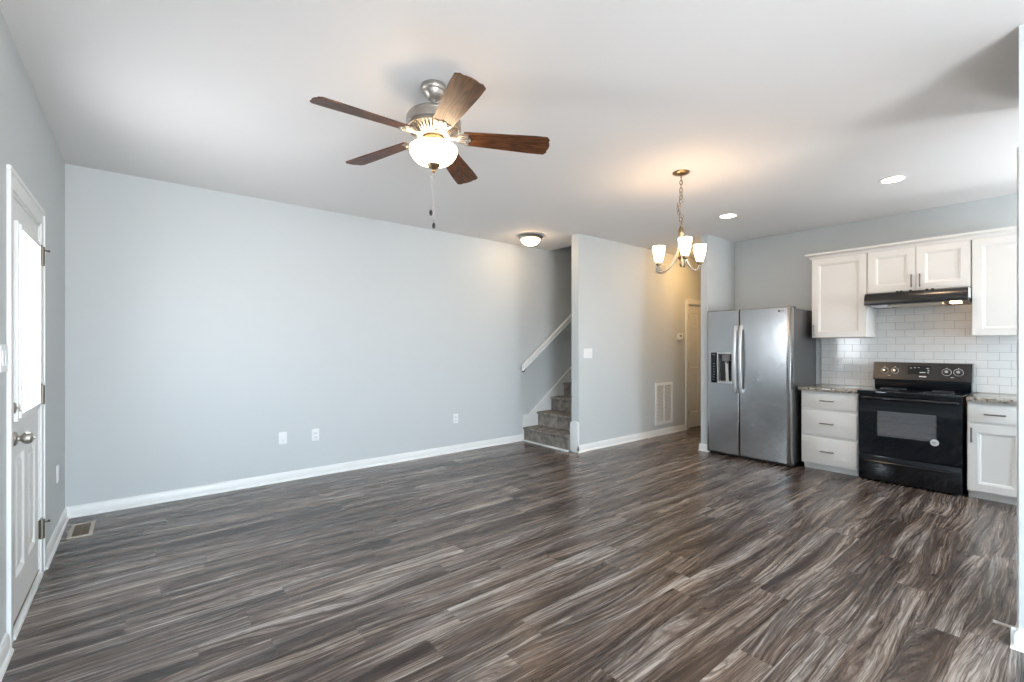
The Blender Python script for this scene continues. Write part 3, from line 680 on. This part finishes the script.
def arm_mesh():
    bm = B()
    ol = [(0.085, 0.012), (0.120, 0.010), (0.150, 0.014), (0.170, 0.030), (0.190, 0.044), (0.215, 0.047), (0.232, 0.040), (0.226, 0.026), (0.240, 0.014), (0.250, 0)]
    ol = ol+[(x, -y) for x, y in ol[::-1]][1:]; ol = [(x*0.86-0.006, y) for x, y in ol]
    A = [bm.verts.new((x, y, -0.004)) for x, y in ol]; Bv = [bm.verts.new((x, y, 0.0)) for x, y in ol]
    bm.faces.new(A); bm.faces.new(Bv)
    for i in range(len(ol)): bm.faces.new((A[i], A[(i+1) % len(ol)], Bv[(i+1) % len(ol)], Bv[i]))
    for a in (-0.9, -0.45, 0, 0.45, 0.9):
        tube(bm, [(0.110, 0, -0.006), (0.152, a*0.034, -0.008), (0.186, a*0.040, -0.006)], 0.0035, 8)
    tube(bm, [(0.066, 0, 0.004), (0.092, 0, -0.006), (0.116, 0, -0.007)], [0.010, 0.009, 0.006], 10)
    for x, y in ((0.176, 0.025), (0.176, -0.025), (0.196, 0)):
        lathe(bm, [(0, -0.012), (0.004, -0.011), (0.006, -0.007), (0.006, -0.004)], x, y, 12)
    return finish('blade_arm', bm, 'nickel')
bme, ame = blade_mesh(), arm_mesh()
for k in range(5):
    a = math.radians(39+72*k)
    b = bpy.data.objects.new('blade', bme); C.objects.link(b); b.parent = fan
    b.location = (0, 0, BZ-H); b.rotation_euler = Matrix.Rotation(a, 3, 'Z').to_euler()
    b.rotation_euler = (Matrix.Rotation(a, 3, 'Z') @ Matrix.Rotation(math.radians(2.5), 3, 'Y') @ Matrix.Rotation(math.radians(-13), 3, 'X')).to_euler()
    ar = bpy.data.objects.new('blade_arm', ame); C.objects.link(ar); ar.parent = b

# ------------------------------------------------------------------ chandelier
hx, hy = 3.405, 2.022
ch = thing('chandelier', 'three arm chandelier with lit glass shades hanging by a chain', 'chandelier', (hx, hy, H))
bm = B(); lathe(bm, [(0, H), (0.066, H), (0.066, H-0.004), (0.058, H-0.012), (0.030, H-0.020), (0.012, H-0.024), (0, H-0.026)], hx, hy, 36); obj('canopy', bm, 'bronze', ch)
bm = B(); tube(bm, [(hx+0.009*math.cos(2*PI*i/16), hy, H-0.034+0.011*math.sin(2*PI*i/16)) for i in range(16)], 0.0022, 6, closed=True); obj('loop', bm, 'bronze', ch)
bm = B(); z = H-0.052; k = 0
while z > 2.315:
    a = PI/2*(k % 2)+0.5
    wob = 0.014*math.sin((H-z)*16) if z < 2.58 else 0
    tube(bm, [(hx+wob+0.011*math.cos(t)*math.cos(a), hy-wob+0.011*math.cos(t)*math.sin(a), z+0.019*math.sin(t)) for t in [2*PI*i/14 for i in range(14)]], 0.0031, 6, closed=True)
    z -= 0.030; k += 1
obj('chain', bm, 'bronze', ch)
bm = B(); pts = []
for i in range(60):
    t = i/59; z = (H-0.02)*(1-t)+2.29*t; am = 0.006+0.026*math.exp(-((z-2.46)/0.10)**2)
    pts.append((hx+am*math.sin(t*19), hy+am*math.cos(t*19), z))
tube(bm, pts, 0.0018, 6)
pts = []
for i in range(60):
    t = i/59; z = 2.60*(1-t)+2.29*t; am = 0.018*math.sin(PI*t)
    pts.append((hx-am*math.sin(t*14+1), hy-am*math.cos(t*14+1), z))
tube(bm, pts, 0.0018, 6); obj('cord', bm, 'bronze', ch, 'thin cord woven through the chain')
bm = B(); lathe(bm, [(0, 2.312), (0.006, 2.308), (0.008, 2.296), (0.018, 2.288), (0.022, 2.276), (0.022, 2.232), (0.016, 2.222), (0.013, 2.19), (0.016, 2.12), (0.026, 2.085), (0.030, 2.062), (0.024, 2.045), (0.012, 2.030), (0.010, 2.01), (0.014, 2.0), (0.010, 1.985), (0.004, 1.972), (0, 1.968)], hx, hy, 32); obj('body', bm, 'bronze', ch)
th0 = math.atan2(-hy, -hx)
for k, da in enumerate((9, 129, 249)):
    a = th0+math.radians(da); d = Vector((math.cos(a), math.sin(a), 0)); rr = 0.187
    bm = B()
    P0, P1, P2, P3 = (0.012, 2.175), (0.055, 1.93), (0.170, 1.900), (rr, 2.025)
    pts = []
    for i in range(25):
        t = i/24; q = [(1-t)**3*P0[j]+3*t*(1-t)**2*P1[j]+3*t*t*(1-t)*P2[j]+t**3*P3[j] for j in (0, 1)]
        pts.append((hx+d.x*q[0], hy+d.y*q[0], q[1]))
    tube(bm, pts, 0.0065, 10); arm = obj('arm', bm, 'nickel', ch)
    sx, sy = hx+d.x*rr, hy+d.y*rr
    bm = B(); lathe(bm, [(0, 1.985), (0.010, 1.987), (0.020, 1.994), (0.025, 2.006), (0.025, 2.014), (0.010, 2.018), (0, 2.018)], sx, sy, 28, Matrix.Translation((0, 0, 0.015))); obj('socket_cup', bm, 'bronze', arm)
    bm = B(); lathe(bm, [(0, 2.012), (0.023, 2.014), (0.030, 2.032), (0.038, 2.062), (0.045, 2.096), (0.050, 2.132), (0.051, 2.150), (0.048, 2.150), (0.042, 2.096), (0.034, 2.060), (0.025, 2.028), (0, 2.022)], sx, sy, 36, Matrix.Translation((0, 0, 0.015))); obj('lamp_shade', bm, 'shade', arm, 'lit frosted glass shade')

# ------------------------------------------------------------------ ceiling lights
e = thing('flush_mount_light', 'lit flush mount dome light on the ceiling before the stairs', 'ceiling light', (3.87, 4.40, H))
bm = B(); lathe(bm, [(0, H), (0.085, H), (0.100, H-0.006), (0.150, H-0.012), (0.158, H-0.022), (0.150, H-0.034), (0.128, H-0.046), (0.120, H-0.046), (0.120, H-0.03), (0, H-0.03)], 3.87, 4.40, 48); obj('rim', bm, 'nickel', e)
bm = B(); lathe(bm, [(0.122, H-0.040), (0.121, H-0.052), (0.110, H-0.080), (0.086, H-0.103), (0.050, H-0.118), (0, H-0.123)], 3.87, 4.40, 48); obj('glass_dome', bm, 'flush', e)
e = thing('hall_light', 'flush ceiling light at the hallway mouth, mostly hidden by the wall end', 'ceiling light', (6.40, 3.32, H))
bm = B(); lathe(bm, [(0, H), (0.085, H), (0.130, H-0.010), (0.140, H-0.022), (0.128, H-0.036), (0.112, H-0.036), (0.11, H-0.02), (0, H-0.02)], 6.40, 3.32, 40); obj('rim', bm, 'nickel', e)
bm = B(); lathe(bm, [(0.112, H-0.034), (0.100, H-0.062), (0.060, H-0.085), (0, H-0.092)], 6.40, 3.32, 40); obj('glass_dome', bm, 'hall_lamp', e)
for x, y, lab in ((4.94, 2.379, 'round recessed ceiling light in line with the refrigerator'), (4.941, 0.978, 'round recessed ceiling light in front of the range hood')):
    e = thing('recessed_light', lab, 'recessed light', (x, y, H), 'recessed lights over the kitchen floor')
    bm = B(); lathe(bm, [(0.098, H), (0.098, H-0.003), (0.090, H-0.006), (0.076, H-0.004), (0.070, H), (0.070, H-0.0005)], x, y, 44); obj('trim_ring', bm, 'plastic', e)
    bm = B(); lathe(bm, [(0.072, H-0.001), (0.060, H-0.004), (0, H-0.006)], x, y, 40); obj('lens', bm, 'down', e)

# ------------------------------------------------------------------ refrigerator
FX, FY0, FY1, FS = 5.47, 1.952, 2.900, 2.502
fr = thing('refrigerator', 'stainless steel side by side refrigerator with an ice dispenser', 'refrigerator', (5.8, 2.42, 0))
bm = B(); box(bm, 5.575, 6.255, FY0+0.004, FY1-0.004, 0.03, 1.745, 0.006); obj('cabinet_body', bm, 'steel_side', fr, 'grey refrigerator side')
bm = B(); box(bm, 5.53, 5.60, FY0+0.01, FY1-0.01, 0.008, 0.05, 0.004); obj('kick_grille', bm, 'black_satin', fr)
bm = B(); box(bm, 5.560, 5.578, FY0+0.012, FY1-0.012, 0.05, 1.74); obj('door_gasket', bm, 'slot', fr)
def curved_door(y0, y1, z0, z1, hole=None):
    """door slab with a gently bowed front, rounded edges; optional rectangular recess"""
    bm = B(); yc = (FY0+FY1)/2; hw = (FY1-FY0)/2
    def X(y): return FX+0.006*((y-yc)/hw)**2
    ys = [y0+0.0, y0+0.004, y0+0.012]+[y0+0.012+(y1-y0-0.024)*i/14 for i in range(1, 14)]+[y1-0.012, y1-0.004, y1]
    zs = [z0, z0+0.01, z1-0.01, z1]
    if hole: ys = sorted({y for y in ys if not (hole[0]-0.004 < y < hole[1]+0.004)} | {hole[0], hole[1]}); zs = sorted(set(zs) | {hole[2], hole[3]})
    def ex(y):
        d = min(y-y0, y1-y)
        return 0.014 if d < 0.001 else (0.005 if d < 0.006 else 0)
    def ez(z): return 0.008 if (z-z0 < 0.001 or z1-z < 0.001) else 0
    g = [[bm.verts.new((X(y)+max(ex(y), ez(z)), y, z)) for z in zs] for y in ys]
    bk = [[bm.verts.new((5.562, y, z)) for z in zs] for y in ys]
    for i in range(len(ys)-1):
        for j in range(len(zs)-1):
            if hole and hole[0] <= (ys[i]+ys[i+1])/2 <= hole[1] and hole[2] <= (zs[j]+zs[j+1])/2 <= hole[3]: continue
            bm.faces.new((g[i][j], g[i+1][j], g[i+1][j+1], g[i][j+1]))
            bm.faces.new((bk[i][j], bk[i+1][j], bk[i+1][j+1], bk[i][j+1]))
    for j in range(len(zs)-1):
        for i in (0, -1): bm.faces.new((g[i][j], g[i][j+1], bk[i][j+1], bk[i][j]))
    for i in range(len(ys)-1):
        for j in (0, -1): bm.faces.new((g[i][j], g[i+1][j], bk[i+1][j], bk[i][j]))
    return bm
hole = (2.583, 2.763, 0.888, 1.245)
fd = obj('freezer_door', curved_door(FS+0.003, FY1, 0.036, 1.762, (2.580, 2.845, 0.882, 1.251)), 'steel', fr)
rd = obj('refrigerator_door', curved_door(FY0, FS-0.003, 0.036, 1.762), 'steel', fr)
# dispenser: black control strip, chrome frame, recess with paddle
bm = B(); box(bm, FX-0.001, 5.55, 2.768, 2.845, 0.882, 1.251, 0.002); dp = obj('dispenser_control', bm, 'black_glass', fd, 'black touch control strip')
bm = B()
bm.free()
for k in range(7):
    bm = B(); box(bm, FX-0.0016, FX-0.0008, 2.795, 2.818, 0.915+k*0.033, 0.919+k*0.033); obj('control_mark', bm, 'grey_mark', dp)
bm = B(); box(bm, FX-0.0016, FX-0.0008, 2.785, 2.828, 1.222, 1.228); obj('control_mark', bm, 'grey_mark', dp)
bm = B()
for g in ((2.580, 2.590, 0.882, 1.251), (2.757, 2.7675, 0.882, 1.251), (2.590, 2.757, 0.882, 0.904), (2.590, 2.757, 1.232, 1.251)): box(bm, FX-0.002, 5.55, *g, 0.002)
obj('dispenser_frame', bm, 'silver', fd, 'silver dispenser frame')
bm = B(); box(bm, 5.548, 5.556, 2.585, 2.765, 0.89, 1.245); obj('dispenser_recess', bm, 'black_satin', fd)
bm = B(); box(bm, 5.478, 5.552, 2.615, 2.712, 1.150, 1.225, 0.008); lathe(bm, [(0, 1.15), (0.018, 1.15), (0.014, 1.12), (0, 1.12)], 5.51, 2.664, 18); obj('dispenser_nozzle', bm, 'grey_mark', fd)
bm = B(); prism(bm, [(5.510, 1.14), (5.520, 1.14), (5.540, 0.905), (5.530, 0.905)], 'Y', 2.655, 2.688); obj('dispenser_paddle', bm, 'grille', fd)
def fridge_handle(y, par):
    bm = B(); pts = []
    for i in range(25):
        t = i/24; z = 0.775+(1.575-0.775)*t; bow = math.sin(PI*t)
        pts.append((FX-0.022-0.038*bow**0.6, y+0.0, z))
    n = len(pts); rings = []
    for i, p in enumerate(pts):
        w = 0.017; d = 0.010
        rings.append([bm.verts.new((p[0]+d*math.cos(a), p[1]+w*math.sin(a), p[2])) for a in [2*PI*q/14 for q in range(14)]])
    for a, b in zip(rings, rings[1:]):
        for q in range(14): bm.faces.new((a[q], a[(q+1) % 14], b[(q+1) % 14], b[q]))
    bm.faces.new(rings[0]); bm.faces.new(rings[-1])
    for z in (0.80, 1.55): box(bm, FX-0.032, FX+0.003, y-0.012, y+0.012, z-0.028, z+0.028, 0.006)
    obj('handle', bm, 'handle_steel', par, 'long bowed steel handle')
fridge_handle(FS+0.030, fd); fridge_handle(FS-0.034, rd)
for y in (FY0+0.05, FY1-0.05):
    bm = B(); box(bm, 5.56, 5.66, y-0.035, y+0.035, 1.744, 1.772, 0.006); obj('hinge_cover', bm, 'black_satin', fr)
for y in (FY0+0.06, FY1-0.06):
    for x in (5.60, 6.18): obj('foot', lathe(B(), [(0, 0), (0.02, 0), (0.02, 0.034), (0, 0.034)], x, y, 16), 'black_satin', fr)
def text_mesh(s, size):
    cu = bpy.data.curves.new('lettering', 'FONT'); cu.body = s; cu.size = size; cu.extrude = 0.0004; cu.align_x = 'CENTER'; cu.align_y = 'CENTER'
    o = bpy.data.objects.new('lettering', cu); C.objects.link(o)
    bpy.context.view_layer.update()
    me = bpy.data.meshes.new_from_object(o.evaluated_get(bpy.context.evaluated_depsgraph_get()))
    bpy.data.objects.remove(o); return me
def put_text(name, s, size, m, loc, par, label=None):   # lettering on a face that looks along -X
    me = text_mesh(s, size); me.materials.clear(); me.materials.append(M[m])
    R = Matrix(((0, 0, -1), (-1, 0, 0), (0, 1, 0))).to_4x4()
    me.transform(Matrix.Translation(Vector(loc)-origin_of(par)) @ R)
    o = bpy.data.objects.new(name, me); C.objects.link(o); o.parent = par
    if label: o['label'] = label
    return o
put_text('lettering', 'LG', 0.026, 'grey_mark', (FX+0.0035, 2.035, 1.718), rd, 'small grey lettering')
bm = B(); lathe(bm, [(0, 0.001), (0.011, 0.001), (0.011, 0), (0, 0)], seg=24, mtx=Matrix.Translation((FX+0.0035, 2.070, 1.718)) @ Matrix.Rotation(-PI/2, 4, 'Y')); obj('emblem', bm, 'grey_mark', rd, 'small round grey emblem')

# ------------------------------------------------------------------ cabinets
def pull(par, x, y, z, L=0.128, vert=False):
    bm = B(); d = 0.030
    if vert:
        tube(bm, [(x-d, y, z-L/2), (x-d, y, z+L/2)], 0.006, 12)
        for s in (-1, 1): tube(bm, [(x, y, z+s*L*0.38), (x-d, y, z+s*L*0.38)], 0.0045, 10)
    else:
        tube(bm, [(x-d, y-L/2, z), (x-d, y+L/2, z)], 0.006, 12)
        for s in (-1, 1): tube(bm, [(x, y+s*L*0.38, z), (x-d, y+s*L*0.38, z)], 0.0045, 10)
    obj('pull_handle', bm, 'pull', par, 'dark nickel bar pull')
shaker = [(0, 0), (0.005, -0.004), (0.012, -0.005), (0.020, -0.012), (0.021, -0.012)]
def door_leaf(name, par, x, y0, y1, z0, z1, m='cabinet', st=0.062, t=0.019):
    bm = B(); panelled(bm, (x, y0, z0), (0, 1, 0), (-1, 0, 0), y1-y0, z1-z0, t, [(st, y1-y0-st, st, z1-z0-st)], shaker)
    return obj(name, bm, m, par)
CX = 5.62; KT = 0.105; CT = 0.850
bc = thing('base_cabinet', 'white three drawer base cabinet between refrigerator and range', 'base cabinet', (5.93, 1.65, 0))
b0, b1 = 1.392, 1.905
bm = B(); box(bm, CX+0.020, XK, b0, b1, KT-0.04, CT); box(bm, CX+0.070, XK, b0, b1-0.012, 0, KT); obj('cabinet_box', bm, 'cabinet', bc)
for z0, z1 in ((0.668, 0.826), (0.382, 0.634), (0.072, 0.350)):
    bm = B(); box(bm, CX, CX+0.019, b0+0.008, b1-0.008, z0, z1, 0.005); d = obj('drawer', bm, 'cabinet', bc)
    pull(d, CX, (b0+b1)/2+0.006, (z0+z1)/2+0.004)
bc = thing('base_cabinet', 'white base cabinet with drawer over door right of the range', 'base cabinet', (5.93, 0.40, 0))
b0, b1 = 0.175, 0.606
bm = B(); box(bm, CX+0.020, XK, b0, b1, KT-0.04, CT); box(bm, CX+0.070, XK, b0, b1-0.004, 0, KT); obj('cabinet_box', bm, 'cabinet', bc)
bm = B(); box(bm, CX, CX+0.019, 0.255, b1-0.006, 0.672, 0.826, 0.005); d = obj('drawer', bm, 'cabinet', bc); pull(d, CX, 0.435, 0.668+0.078)
d = door_leaf('cabinet_door', bc, CX, 0.255, b1-0.006, 0.078, 0.648); pull(d, CX, b1-0.030, 0.560, vert=True)
for y0, y1, lab in ((1.392, 1.925, 'speckled granite countertop between refrigerator and range'), (0.165, 0.608, 'speckled granite countertop right of the range')):
    bm = B(); box(bm, CX-0.025, XK, y0, y1, CT, 0.885, 0.004); tag(obj('countertop', bm, 'granite'), lab, 'countertop')

UX = 5.93; UB, UT = 1.425, 2.315
wc = thing('wall_cabinet', 'white single door wall cabinet left of the range hood', 'wall cabinet', (6.1, 1.64, UB))
bm = B(); box(bm, UX+0.019, XK, 1.388, 1.900, UB, UT); obj('cabinet_box', bm, 'cabinet', wc)
d = door_leaf('cabinet_door', wc, UX, 1.394, 1.896, UB+0.004, UT-0.006); pull(d, UX, 1.872, 1.505, vert=True)
wc = thing('wall_cabinet', 'short white double door wall cabinet above the range hood', 'wall cabinet', (6.1, 1.0, 1.875))
bm = B(); box(bm, UX+0.019, XK, 0.612, 1.386, 1.875, UT); obj('cabinet_box', bm, 'cabinet', wc)
for y0, y1, hy_ in ((1.001, 1.380, 1.028), (0.618, 0.993, 0.966)):
    d = door_leaf('cabinet_door', wc, UX, y0, y1, 1.885, UT-0.006); pull(d, UX, hy_, 1.975, vert=True)
wc = thing('wall_cabinet', 'white wall cabinet right of the range hood, cut by the wall end', 'wall cabinet', (6.1, 0.4, UB))
bm = B(); box(bm, UX+0.019, XK, 0.175, 0.608, UB, UT); obj('cabinet_box', bm, 'cabinet', wc)
d = door_leaf('cabinet_door', wc, UX, 0.185, 0.602, UB+0.004, UT-0.006); pull(d, UX, 0.225, 1.505, vert=True)
# crown along the three wall cabinets
cp = [(0.0, 0), (-0.016, 0.0), (-0.016, 0.010), (-0.022, 0.012), (-0.024, 0.022), (-0.034, 0.034), (-0.050, 0.040), (-0.050, 0.046), (-0.056, 0.047), (-0.056, 0.062), (0.0, 0.062)]
bm = B()
yl = 1.900
rows = []
for dx, dz in cp: rows.append([bm.verts.new((UX+0.012+dx, 0.165, UT-0.004+dz)), bm.verts.new((UX+0.012+dx, yl-dx, UT-0.004+dz)), bm.verts.new((XK, yl-dx, UT-0.004+dz))])
for a, b in zip(rows, rows[1:]+rows[:1]):
    for i in (0, 1): bm.faces.new((a[i], a[i+1], b[i+1], b[i]))
bm.faces.new([r[0] for r in rows]); bm.faces.new([r[2] for r in rows])
tag(obj('crown_moulding', bm, 'cabinet'), 'white crown moulding running along the tops of the wall cabinets', 'moulding')

bm = B(); box(bm, XK-0.0095, XK-0.0015, YW+0.002, 1.905, 0.885, UB); box(bm, XK-0.0095, XK-0.0015, 0.61, 1.387, UB, 1.875)
bs = obj('backsplash', bm, 'tile'); me = bs.data
me.transform(Matrix.Translation(bs.location-Vector((XK, 1.905, 0.885)))); bs.location = (XK, 1.905, 0.885)
tag(bs, 'glossy white subway tile backsplash on the kitchen wall', 'backsplash')

# ------------------------------------------------------------------ range hood
hd = thing('range_hood', 'black under cabinet range hood above the range', 'range hood', (6.0, 1.0, 1.75))
h0, h1 = 0.616, 1.380
bm = B(); prism(bm, [(XK-0.010, 1.873), (5.845, 1.873), (5.815, 1.862), (5.790, 1.825), (5.785, 1.765), (5.790, 1.748), (5.86, 1.748), (XK-0.010, 1.735)], 'Y', h0, h1)
obj('hood_body', bm, 'hood', hd)
bm = B(); box(bm, 5.88, 6.24, 0.80, 1.19, 1.731, 1.747, 0.002); obj('filter', bm, 'filter', hd)
bm = B(); box(bm, 5.87, 6.10, 1.21, 1.34, 1.733, 1.7475, 0.002); obj('light_cover', bm, 'plastic', hd)
bm = B(); box(bm, 5.90, 6.02, 0.68, 0.75, 1.735, 1.7475, 0.002); obj('light_lens', bm, 'hood_lens', hd, 'lit warm lamp lens')
for y in (1.12, 1.09, 1.02, 0.90, 0.86):
    bm = B(); box(bm, 5.815, 5.835, y-0.010, y+0.010, 1.868, 1.878, 0.002); obj('switch_button', bm, 'slot', hd)
bm = B(); box(bm, 5.80, XK-0.02, h0-0.0015, h0, 1.775, 1.865); obj('side_reflection', bm, 'grille', hd)  # pale plate stands in for the cabinet's reflection on the hood side

# ------------------------------------------------------------------ range
r0, r1 = 0.628, 1.386; RX = 5.60
rg = thing('range', 'black freestanding electric range with a glass door and rear controls', 'range', (5.93, 1.0, 0))
bm = B()
box(bm, RX+0.035, XK-0.03, r0+0.004, r0+0.030, 0.02, 0.865); box(bm, RX+0.035, XK-0.03, r1-0.030, r1-0.004, 0.02, 0.865)
box(bm, 6.12, XK-0.03, r0+0.004, r1-0.004, 0.02, 0.865); box(bm, RX+0.035, 6.12, r0+0.03, r1-0.03, 0.02, 0.28); box(bm, RX+0.035, 6.12, r0+0.03, r1-0.03, 0.80, 0.865)
obj('oven_body', bm, 'black', rg)
bm = B()
box(bm, 6.08, 6.12, r0+0.03, r1-0.03, 0.28, 0.80); box(bm, RX+0.05, 6.08, r0+0.03, r0+0.05, 0.28, 0.80); box(bm, RX+0.05, 6.08, r1-0.05, r1-0.03, 0.28, 0.80); box(bm, RX+0.05, 6.08, r0+0.05, r1-0.05, 0.28, 0.30); box(bm, RX+0.05, 6.08, r0+0.05, r1-0.05, 0.785, 0.80)
obj('oven_cavity', bm, 'cavity', rg)
for z in (0.46, 0.59):
    bm = B(); tube(bm, [(RX+0.06, r0+0.055, z), (RX+0.06, r1-0.055, z)], 0.006, 8); tube(bm, [(6.05, r0+0.055, z), (6.05, r1-0.055, z)], 0.005, 8)
    for k in range(14):
        y = r0+0.08+k*(r1-r0-0.16)/13; tube(bm, [(RX+0.06, y, z), (6.05, y, z)], 0.0025, 6)
    obj('oven_rack', bm, 'chrome', rg)
w0, w1, wz0, wz1 = 0.80, 1.232, 0.455, 0.700
bm = B(); wall_grid(bm, 'X', RX, RX+0.030, r0+0.006, r1-0.006, 0.272, 0.842, [(w0, w1, wz0, wz1)])
bmesh.ops.remove_doubles(bm, verts=bm.verts, dist=1e-5); od = obj('oven_door', bm, 'black_glass', rg, smooth=False)
bm = B(); box(bm, RX+0.004, RX+0.010, w0+0.001, w1-0.001, wz0+0.001, wz1-0.001); obj('oven_window', bm, 'oven_glass', od, 'grey see-through oven window', smooth=False)
bm = B(); hz = 0.822
pts = [(RX+0.002, r0+0.030, hz), (RX-0.030, r0+0.040, hz), (RX-0.042, r0+0.075, hz), (RX-0.044, (r0+r1)/2, hz), (RX-0.042, r1-0.075, hz), (RX-0.030, r1-0.040, hz), (RX+0.002, r1-0.030, hz)]
tube(bm, pts, 0.0175, 14)
obj('door_handle', bm, 'black', od)
bm = B(); lathe(bm, [(0, 0.0012), (0.029, 0.0012), (0.030, 0), (0, 0)], seg=32, mtx=Matrix.Translation((RX-0.0002, 0.813, 0.452)) @ Matrix.Rotation(-PI/2, 4, 'Y')); st = obj('sticker', bm, 'mark', od, 'round white sticker')
bm = B()
for i, (dy, dz, w, h) in enumerate(((0.012, 0.002, 0.006, 0.012), (0.003, 0.0, 0.006, 0.015), (-0.006, 0.003, 0.005, 0.010), (-0.013, 0, 0.004, 0.008), (0, -0.012, 0.018, 0.003))):
    box(bm, RX-0.0020, RX-0.0012, 0.813+dy-w/2, 0.813+dy+w/2, 0.452+dz-h/2, 0.452+dz+h/2)
obj('sticker_print', bm, 'grey_mark', od)
bm = B(); box(bm, RX+0.002, RX+0.034, r0+0.006, r1-0.006, 0.018, 0.256, 0.005); dw = obj('storage_drawer', bm, 'black', rg)
bm = B(); prism(bm, [(RX+0.004, 0.215), (RX-0.020, 0.212), (RX-0.024, 0.200), (RX-0.014, 0.190), (RX-0.006, 0.196), (RX+0.004, 0.200)], 'Y', 0.700, 1.325); obj('drawer_handle', bm, 'black', dw)
for y in (r0+0.05, r1-0.05):
    for x in (RX+0.07, 6.18): obj('foot', lathe(B(), [(0, 0), (0.016, 0), (0.016, 0.022), (0, 0.022)], x, y, 14), 'black_satin', rg)
bm = B(); box(bm, RX-0.012, 6.17, r0, r1, 0.862, 0.892, 0.007); ct = obj('cooktop', bm, 'black_glass', rg)
for x, y, r in ((5.78, 0.81, 0.105), (5.78, 1.19, 0.085), (6.02, 0.81, 0.08), (6.02, 1.19, 0.105)): obj('burner_ring', lathe(B(), [(r, 0.8922), (r, 0.8926), (r-0.004, 0.8926), (r-0.004, 0.8922)], x, y, 40), 'grey_mark', ct)
bm = B(); prism(bm, [(6.19, 0.885), (6.185, 0.900), (6.185, 0.980), (XK-0.012, 0.980), (XK-0.012, 0.885)], 'Y', r0+0.006, r1-0.006); obj('backguard_riser', bm, 'black', rg)
bm = B(); prism(bm, [(6.150, 0.975), (6.145, 0.985), (6.180, 1.155), (6.190, 1.160), (XK-0.012, 1.160), (XK-0.012, 0.975)], 'Y', r0, r1); cpn = obj('control_panel', bm, 'panel_black', rg)
tilt = math.atan2(0.035, 0.170)
def on_panel(z): return 6.145+(z-0.985)*0.035/0.170
def knobmtx(y, z): return Matrix.Translation((on_panel(z), y, z)) @ Matrix.Rotation(-PI/2+tilt, 4, 'Y')
for y, big in ((1.290, 0), (1.203, 0), (0.806, 1), (0.722, 1)):
    z = 1.073; s = 1.15 if big else 1.0
    bm = B(); lathe(bm, [(0.031*s, 0.0), (0.031*s, 0.0008), (0.0285*s, 0.0008), (0.0285*s, 0)], seg=36, mtx=knobmtx(y, z)); dial = obj('dial_ring', bm, 'mark', cpn, 'white printed dial ring')
    bm = B(); lathe(bm, [(0.024*s, 0), (0.023*s, 0.006), (0.016*s, 0.009), (0.015*s, 0.022), (0, 0.023)], seg=28, mtx=knobmtx(y, z)); kb = obj('control_knob', bm, 'black_satin', cpn)
    bm = B(); lathe(bm, [(0.013*s, 0.0228), (0.012*s, 0.026), (0, 0.0265)], seg=24, mtx=knobmtx(y, z)); obj('knob_cap', bm, 'chrome', kb, 'silver knob cap')
    bm = B(); box(bm, -0.003, 0.003, -0.0025, 0.0025, 0, 0.001); bmesh.ops.transform(bm, matrix=knobmtx(y, z+0.040), verts=bm.verts); obj('dial_mark', bm, 'mark', cpn)
def panel_box(name, y0, y1, z0, z1, t, m, par, lab=None):
    bm = B(); zc = (z0+z1)/2; box(bm, -(z1-z0)/2, (z1-z0)/2, y0-(y0+y1)/2, y1-(y0+y1)/2, 0, t)
    bmesh.ops.transform(bm, matrix=knobmtx((y0+y1)/2, zc), verts=bm.verts); return obj(name, bm, m, par, lab)
panel_box('clock_display', 0.925, 1.10, 1.045, 1.130, 0.0015, 'lcd', cpn)
for y, z, w, h in ((1.075, 1.105, 0.016, 0.006), (1.045, 1.108, 0.016, 0.004), (1.015, 1.110, 0.016, 0.004), (0.985, 1.062, 0.045, 0.008), (0.945, 1.105, 0.022, 0.006), (0.940, 1.082, 0.014, 0.010), (0.942, 1.060, 0.014, 0.008)):
    panel_box('button_mark', y-w/2, y+w/2, z-h/2, z+h/2, 0.002, 'mark', cpn)
panel_box('button_mark', 0.955, 1.010, 1.016, 1.026, 0.0012, 'mark', cpn)
for y in (1.25, 0.765): panel_box('button_mark', y-0.012, y+0.012, 1.020, 1.024, 0.001, 'mark', cpn)
